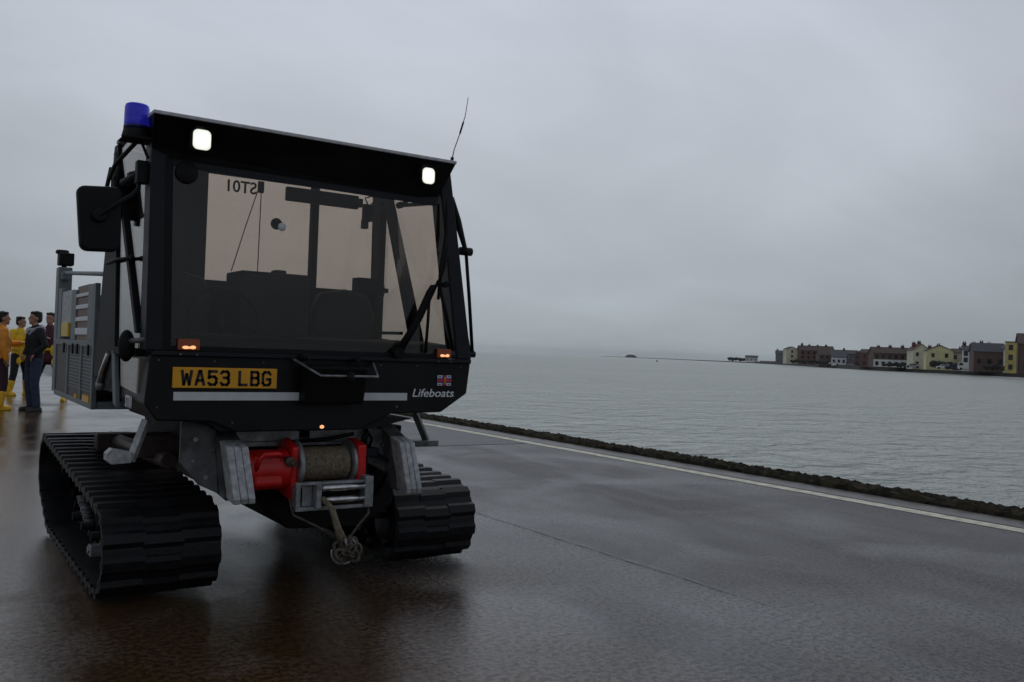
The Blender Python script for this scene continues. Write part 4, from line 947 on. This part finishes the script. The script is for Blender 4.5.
# ------------------------------------------------------------------ far shore
M['wallrender'] = mat('pale render', (0.45, 0.44, 0.40), 0.8, noise=0.1, nscale=0.5)
def cm(name, c, n_=0.15): 
    if name not in M: M[name] = mat(name, c, 0.8, noise=n_, nscale=0.6)
    return M[name]
cm('cream render', (0.58, 0.56, 0.42)); cm('yellow render', (0.62, 0.56, 0.31)); cm('pale yellow render', (0.55, 0.53, 0.36)); cm('strong yellow render', (0.48, 0.40, 0.13)); cm('white render', (0.68, 0.69, 0.70))
cm('red brick', (0.15, 0.075, 0.062)); cm('brown brick', (0.11, 0.070, 0.055)); cm('grey stone', (0.13, 0.125, 0.12))
cm('slate roof', (0.055, 0.060, 0.070)); cm('brown tile roof', (0.075, 0.047, 0.043)); cm('red tile roof', (0.10, 0.035, 0.03)); cm('chimney brick', (0.10, 0.04, 0.033))
M['window'] = mat('dark window glass', (0.015, 0.017, 0.02), 0.1); M['hedge'] = mat('dark hedge', (0.020, 0.024, 0.014), 0.9, noise=0.5, nscale=1.5, bump=0.5, bscale=3)
M['quay'] = mat('dark weedy quay wall', (0.030, 0.030, 0.026), 0.8, noise=0.4, nscale=0.4); M['quaytop'] = mat('pale quay coping', (0.16, 0.155, 0.14), 0.8, noise=0.2, nscale=0.4); M['land'] = mat('dull shore land', (0.035, 0.037, 0.030), 0.9, noise=0.4, nscale=0.05)
GZ = 1.0
shore = [(620.5, 536.6), (432.1, 340.2), (311, 216.3), (281.7, 166.1), (255.6, 126.5), (225, 70), (190, -40)]
b = MB(); n = len(shore); outer = [(2600, 900), (1800, -40)]
poly = [(x, y) for x, y in shore]+[(1500, -60), (1500, 700), (900, 760)]
b.prism(poly, 2, -3, GZ); b.build('far_shore_land', M['land'], kind='structure')
b = MB()
for i in range(n-1):
    a, c_ = Vector((*shore[i], 0)), Vector((*shore[i+1], 0)); d_ = (c_-a).normalized(); nn = Vector((d_.y, -d_.x, 0))
    if nn.dot(Vector((-1, -1, 0))) < 0: nn = -nn
    vs = []
    for p_ in (a-d_*0.01*i, c_): vs += [p_+nn*0.8+Vector((0, 0, -2)), p_+nn*0.25+Vector((0, 0, GZ+0.1)), p_-nn*0.6+Vector((0, 0, GZ+0.1)), p_-nn*0.6+Vector((0, 0, -2))]
    b._add(vs, [(0, 1, 5, 4), (1, 2, 6, 5), (2, 3, 7, 6), (0, 3, 2, 1), (4, 5, 6, 7)])
tag(b.build('quay_wall', M['quay']), 'low dark quay wall running along the far shore below the houses', 'quay wall')
b = MB()
for i in range(n-1):
    a, c_ = Vector((*shore[i], 0)), Vector((*shore[i+1], 0)); d_ = (c_-a).normalized(); nn = Vector((d_.y, -d_.x, 0))
    if nn.dot(Vector((-1, -1, 0))) < 0: nn = -nn
    Mx = basis(a-nn*4, d_, Vector((0, 0, 1)).cross(d_)); b.box(0, (c_-a).length, -0.15, 0.15, GZ, GZ+0.9, Mx)
tag(b.build('promenade_parapet', M['quaytop']), 'pale low parapet along the far promenade in front of the houses', 'parapet')

def house(name, label, x, y, w, eave, ridge, wallm, roofm, rot=0.0, dep=8, gable=False, wins=(2, 2), chim=(), lower=None, door=True, group='houses along the far shore', flat=False, base=GZ):
    """front face centre at x,y; faces the camera turned by rot"""
    az = atan2(y, x); nd = az+pi+rot                      # outward normal heading
    nv = Vector((cos(nd), sin(nd), 0)); tv = Vector((-sin(nd), cos(nd), 0))     # tv: to the right seen from outside -> check sign
    Mx = Matrix((tv, -nv, Vector((0, 0, 1)))).transposed().to_4x4(); Mx.translation = Vector((x, y, 0))
    root = thing(name, label, 'house', (x, y, base), group)
    b = MB(); h0, h1 = base-0.3, eave
    if gable: b.prism([(-w/2, h0), (w/2, h0), (w/2, h1), (0, ridge), (-w/2, h1)], 1, 0, dep)
    else:
        b.box(-w/2, w/2, 0, dep, h0, h1)
        if not flat:
            for sx_ in (-1, 1):
                b.prism([(0, h1), (dep, h1), (dep/2, ridge-0.02)], 0, sx_*w/2-(0.3 if sx_ > 0 else 0), sx_*w/2+(0.3 if sx_ < 0 else 0))
    for v in b.bm.verts: v.co = Mx @ v.co
    b.build('wall', M[wallm], root)
    r = MB(); t_ = 0.18; ov = 0.3
    if gable:
        for sx_ in (-1, 1):
            r.prism([(sx_*(w/2+ov), h1-ov*(ridge-h1)/(w/2)), (0, ridge), (0, ridge+t_), (sx_*(w/2+ov), h1-ov*(ridge-h1)/(w/2)+t_)], 1, -ov, dep+ov)
    elif flat: r.box(-w/2-.1, w/2+.1, -.1, dep+.1, h1, h1+.25)
    else:
        for a_, c_ in ((-ov, dep/2), (dep+ov, dep/2)):
            r.prism([(a_, h1-0.1), (c_, ridge), (c_, ridge+t_), (a_, h1-0.1+t_)], 0, -w/2-ov, w/2+ov)
    for v in r.bm.verts: v.co = Mx @ v.co
    ro = r.build('roof', M[roofm], root)
    for cx_, ch in chim:
        c = MB(); c.box(cx_-0.5, cx_+0.5, dep/2-0.45, dep/2+0.45, ridge-0.9, ridge+ch)
        for q in (-0.25, 0.25): c.cyl((cx_+q, dep/2, ridge+ch), (cx_+q, dep/2, ridge+ch+0.4), 0.13, 6)
        for v in c.bm.verts: v.co = Mx @ v.co
        c.build('chimney', M['chimney brick'], ro)
    if lower:
        c = MB(); c.box(-w/2-0.02, w/2+0.02, -0.25, -0.01, base, base+2.6)
        for v in c.bm.verts: v.co = Mx @ v.co
        c.build('ground_floor_front', M[lower], root)
    nx, nz = wins
    for i in range(nx):
        for j in range(nz):
            wx = (i+0.5)/nx*w-w/2; fh = (eave-base)/nz; wz = base+fh*(j+0.5)
            yo = -0.26 if (lower and j == 0) else 0
            f = MB(); f.box(wx-0.55, wx+0.55, yo-0.07, yo-0.005, wz-0.75, wz+0.7)
            for v in f.bm.verts: v.co = Mx @ v.co
            fo = f.build('window', M['white render' if wallm in ('grey stone',) else ('grey stone' if wallm == 'white render' else wallm)], root)
            f = MB(); f.box(wx-0.45, wx+0.45, yo-0.09, yo-0.072, wz-0.65, wz+0.6)
            for v in f.bm.verts: v.co = Mx @ v.co
            f.build('pane', M['window'], fo)
    # windows on the side wall as well
    return root
house('beach_pavilion', 'small white pavilion with a dark roof at the far tip of the shore', 754, 657, 12.9, 5.2, 7.3, 'white render', 'slate roof', wins=(3, 1))
house('shore_house', 'small grey house standing left of the cream and brick flats', 433, 355, 6.0, 6.4, 8.2, 'grey stone', 'slate roof', wins=(2, 2), chim=((-2, 0.8),))
house('apartment_block', 'cream gabled end block joined to the long brick flats', 367, 294, 5.5, 8.0, 9.2, 'cream render', 'brown tile roof', gable=True, wins=(1, 3), rot=0.2)
house('apartment_block', 'long brown brick flats with three rows of windows', 372, 283, 16.2, 7.6, 9.9, 'red brick', 'brown tile roof', wins=(6, 3), chim=((-6.5, 1.1), (-3, 0.6), (1, 0.5), (5, 0.7)), rot=0.2)
house('apartment_block', 'low brick wing with grey hipped end right of the long flats', 358, 268, 5.0, 5.5, 8.0, 'brown brick', 'brown tile roof', wins=(2, 2), rot=0.2)
house('shore_house', 'low white cottage between the flats and the red brick terrace', 348, 253, 6.3, 4.4, 6.3, 'white render', 'slate roof', wins=(3, 1))
house('shore_house', 'grey roofed stone house behind the low white cottage', 364, 262, 12.0, 6.2, 8.0, 'grey stone', 'slate roof', wins=(4, 2), chim=((0, 0.8),))
house('shore_house', 'red brick house with white gable front next to the long terrace', 328, 228, 4.8, 5.7, 7.4, 'red brick', 'brown tile roof', gable=True, wins=(2, 2))
house('shore_house', 'dark red brick house adjoining the left end of the terrace', 305, 209, 4.4, 6.0, 7.4, 'red brick', 'brown tile roof', wins=(2, 2), chim=((1.5, 0.7),))
house('terrace', 'long terrace with white ground floor and dark red tiled roof', 289, 188, 12.9, 5.8, 7.9, 'brown brick', 'brown tile roof', wins=(6, 2), lower='white render', chim=((0, 0.7), (-4, 0.5), (4.2, 0.8)), rot=0.25)
house('shore_house', 'narrow dark brick house squeezed left of the cream gabled house', 291, 180, 3.4, 6.8, 8.2, 'brown brick', 'slate roof', wins=(1, 2))
house('shore_house', 'cream gabled house with two tall red chimneys', 269, 165, 4.9, 6.9, 8.7, 'cream render', 'red tile roof', gable=True, wins=(2, 2), chim=((-1.4, 0.5), (0.2, 0.9)), rot=0.25)
house('shore_house', 'yellow gabled house with a square of four windows', 254, 150, 7.3, 6.4, 8.0, 'yellow render', 'slate roof', gable=True, wins=(2, 2), chim=((-2.4, -0.2), (0, 0.3)), rot=0.1)
house('shore_house', 'pale yellow house attached right of the yellow gabled house', 261, 148, 4.2, 6.0, 7.2, 'pale yellow render', 'brown tile roof', wins=(2, 2), chim=((0.3, 0.5),))
house('shore_house', 'white house with brick chimneys beside the brown brick hall', 245, 136, 3.8, 6.6, 7.7, 'white render', 'slate roof', wins=(2, 3), chim=((-1.4, 1.0), (1.2, 0.7)))
house('shore_house', 'tall back house with clustered red chimneys behind the white house', 262, 142, 6.0, 7.0, 8.6, 'red brick', 'red tile roof', wins=(2, 2), chim=((-2, 0.6), (0, 1.0), (2, 0.6)))
house('shore_hall', 'brown brick hall with a blue grey slate roof', 231, 123, 7.3, 5.9, 8.1, 'brown brick', 'slate roof', wins=(3, 1), rot=0.15)
house('shore_house', 'narrow pale house between the brick hall and the bright yellow one', 229, 117, 2.6, 6.6, 7.6, 'white render', 'slate roof', wins=(1, 3))
house('shore_house', 'bright yellow fronted house with brown brick flank at right frame edge', 212, 108, 2.3, 7.8, 8.6, 'strong yellow render', 'brown tile roof', wins=(1, 3), flat=True, dep=3)
house('shore_house', 'brown brick house with tall chimney cut by the right frame edge', 215, 104.5, 5.6, 7.6, 10.0, 'brown brick', 'brown tile roof', wins=(2, 2), chim=((-0.6, 0.9),), rot=0.1)
# mirrored look of a few gable flanks: hedges and parked vehicles on the far promenade
def hedge(x, y, l, h_, label, rot=0.0, d_=2.2):
    b = MB(); az = atan2(y, x); t_ = Vector((-sin(az+rot), cos(az+rot), 0))
    for i in range(int(l/0.55)):
        p_ = Vector((x, y, GZ))+t_*(i*0.55-l/2)+Vector((random.uniform(-.5, .5), random.uniform(-.5, .5), h_*random.uniform(0.25, 0.75)))
        q = h_*random.uniform(0.22, 0.42)
        vs = len(b.bm.verts); b.ell(p_, q*1.3, q*1.2, q, 7, 5)
    for v in b.bm.verts: v.co += Vector((random.uniform(-.15, .15), random.uniform(-.15, .15), random.uniform(-.15, .15)))
    for f in b.bm.faces: f.smooth = False
    return tag(b.build('hedge', M['hedge'], loc=(x, y, GZ)), label, 'hedge', 'hedges on the far promenade')
hedge(250, 146, 9, 2.2, 'dark hedge in front of the yellow gabled house'); hedge(283, 181, 13, 1.5, 'dark hedge in front of the long terrace')
hedge(223, 118, 6, 1.7, 'dark hedge in front of the brown brick hall'); hedge(345, 262, 24, 1.8, 'long dark hedge below the brick flats')
hedge(770, 690, 22, 4.0, 'dark clump of bushes left of the far white pavilion', d_=5)
def car(x, y, c, label, van=False):
    az = atan2(y, x); t_ = Vector((-sin(az), cos(az), 0)); nv = Vector((-cos(az), -sin(az), 0))
    Mx = Matrix((t_, -nv, Vector((0, 0, 1)))).transposed().to_4x4(); Mx.translation = Vector((x, y, GZ))
    root = thing('parked_van' if van else 'parked_car', label, 'van' if van else 'car', (x, y, GZ), 'vehicles parked on the far promenade')
    pr_ = [(-2.3, .3), (2.3, .3), (2.3, 1.2), (1.9, 2.1), (-2.3, 2.1)] if van else [(-2.1, .3), (2.1, .3), (2.1, .8), (1.3, .92), (.6, 1.42), (-1.2, 1.42), (-2.0, .9)]
    b = MB(); b.prism(pr_, 1, 0, 1.7)
    for v in b.bm.verts: v.co = Mx @ v.co
    b.build('body', M[c], root, 0.08)
    b = MB(); b.prism([(-1.1, 1.0), (1.0, 1.0), (.5, 1.34), (-1.0, 1.34)] if not van else [(0.9, 1.25), (2.0, 1.25), (1.7, 1.9), (0.9, 1.9)], 1, -0.02, 1.72)
    for v in b.bm.verts: v.co = Mx @ v.co
    b.build('window', M['window'], root)
    for wx in (-1.35, 1.35):
        b = MB(); b.lathe([(0, -0.03), (0.33, -0.03), (0.33, 1.73), (0, 1.73)], (wx, 0, 0.33), 'Y', 12)
        for v in b.bm.verts: v.co = Mx @ v.co
        b.build('wheel', M['trim'], root)
cm('silver car paint', (0.30, 0.31, 0.33)); cm('dark blue car paint', (0.02, 0.03, 0.07))
car(247, 144.5, 'white render', 'white car parked before the yellow gabled house'); car(245.5, 141, 'dark blue car paint', 'dark blue car parked right of the white car')
car(241, 134.5, 'white render', 'white van parked before the pale yellow house', True); car(266, 166, 'silver car paint', 'silver car parked before the cream gabled house')
car(296, 197, 'silver car paint', 'silver car parked before the left half of the terrace'); car(331, 243, 'white render', 'white car parked near the low white cottage'); car(352, 272, 'silver car paint', 'silver car parked below the brick flats')
# low spit of land and posts along the horizon
b = MB(); b.prism([(620, 537), (735, 678), (980, 1010), (1560, 1880), (1640, 1900), (1010, 1000), (800, 640)], 2, -3, 0.2)
b.build('sand_spit', M['land'], kind='structure')
b = MB(); b.box(1020, 1032, 1150, 1165, 0, 3.2); b.box(1023, 1029, 1152, 1163, 3.2, 4.8)
tag(b.build('harbour_hut', M['grey stone'], loc=(1026, 1157, 0)), 'tiny dark hut alone on the horizon line left of the shore', 'hut')
b = MB(); b.lathe([(0.05, 0), (0.35, 0.05), (0.38, 0.3), (0.12, 0.75), (0.05, 1.0), (0, 1.02)], (289.4, 308.3, -0.55), 'Z', 12)
tag(b.build('mooring_buoy', M['trim'], loc=(289.4, 308.3, -0.5)), 'small dark buoy floating in the middle of the water', 'buoy')

# ------------------------------------------------------------------ haze
hz = bpy.data.materials.new('sea haze'); hz.use_nodes = True; t = hz.node_tree; t.nodes.clear()
pv = t.nodes.new('ShaderNodeVolumePrincipled'); pv.inputs['Color'].default_value = (0.93, 0.97, 1.0, 1); pv.inputs['Density'].default_value = 0.00007
oo = t.nodes.new('ShaderNodeOutputMaterial'); t.links.new(pv.outputs[0], oo.inputs['Volume'])
hb = MB().box(-6500, 6500, -6500, 6500, -5, 40).build('haze', hz, kind='stuff')
hb['label'] = 'thin grey sea haze over the water and far shore'
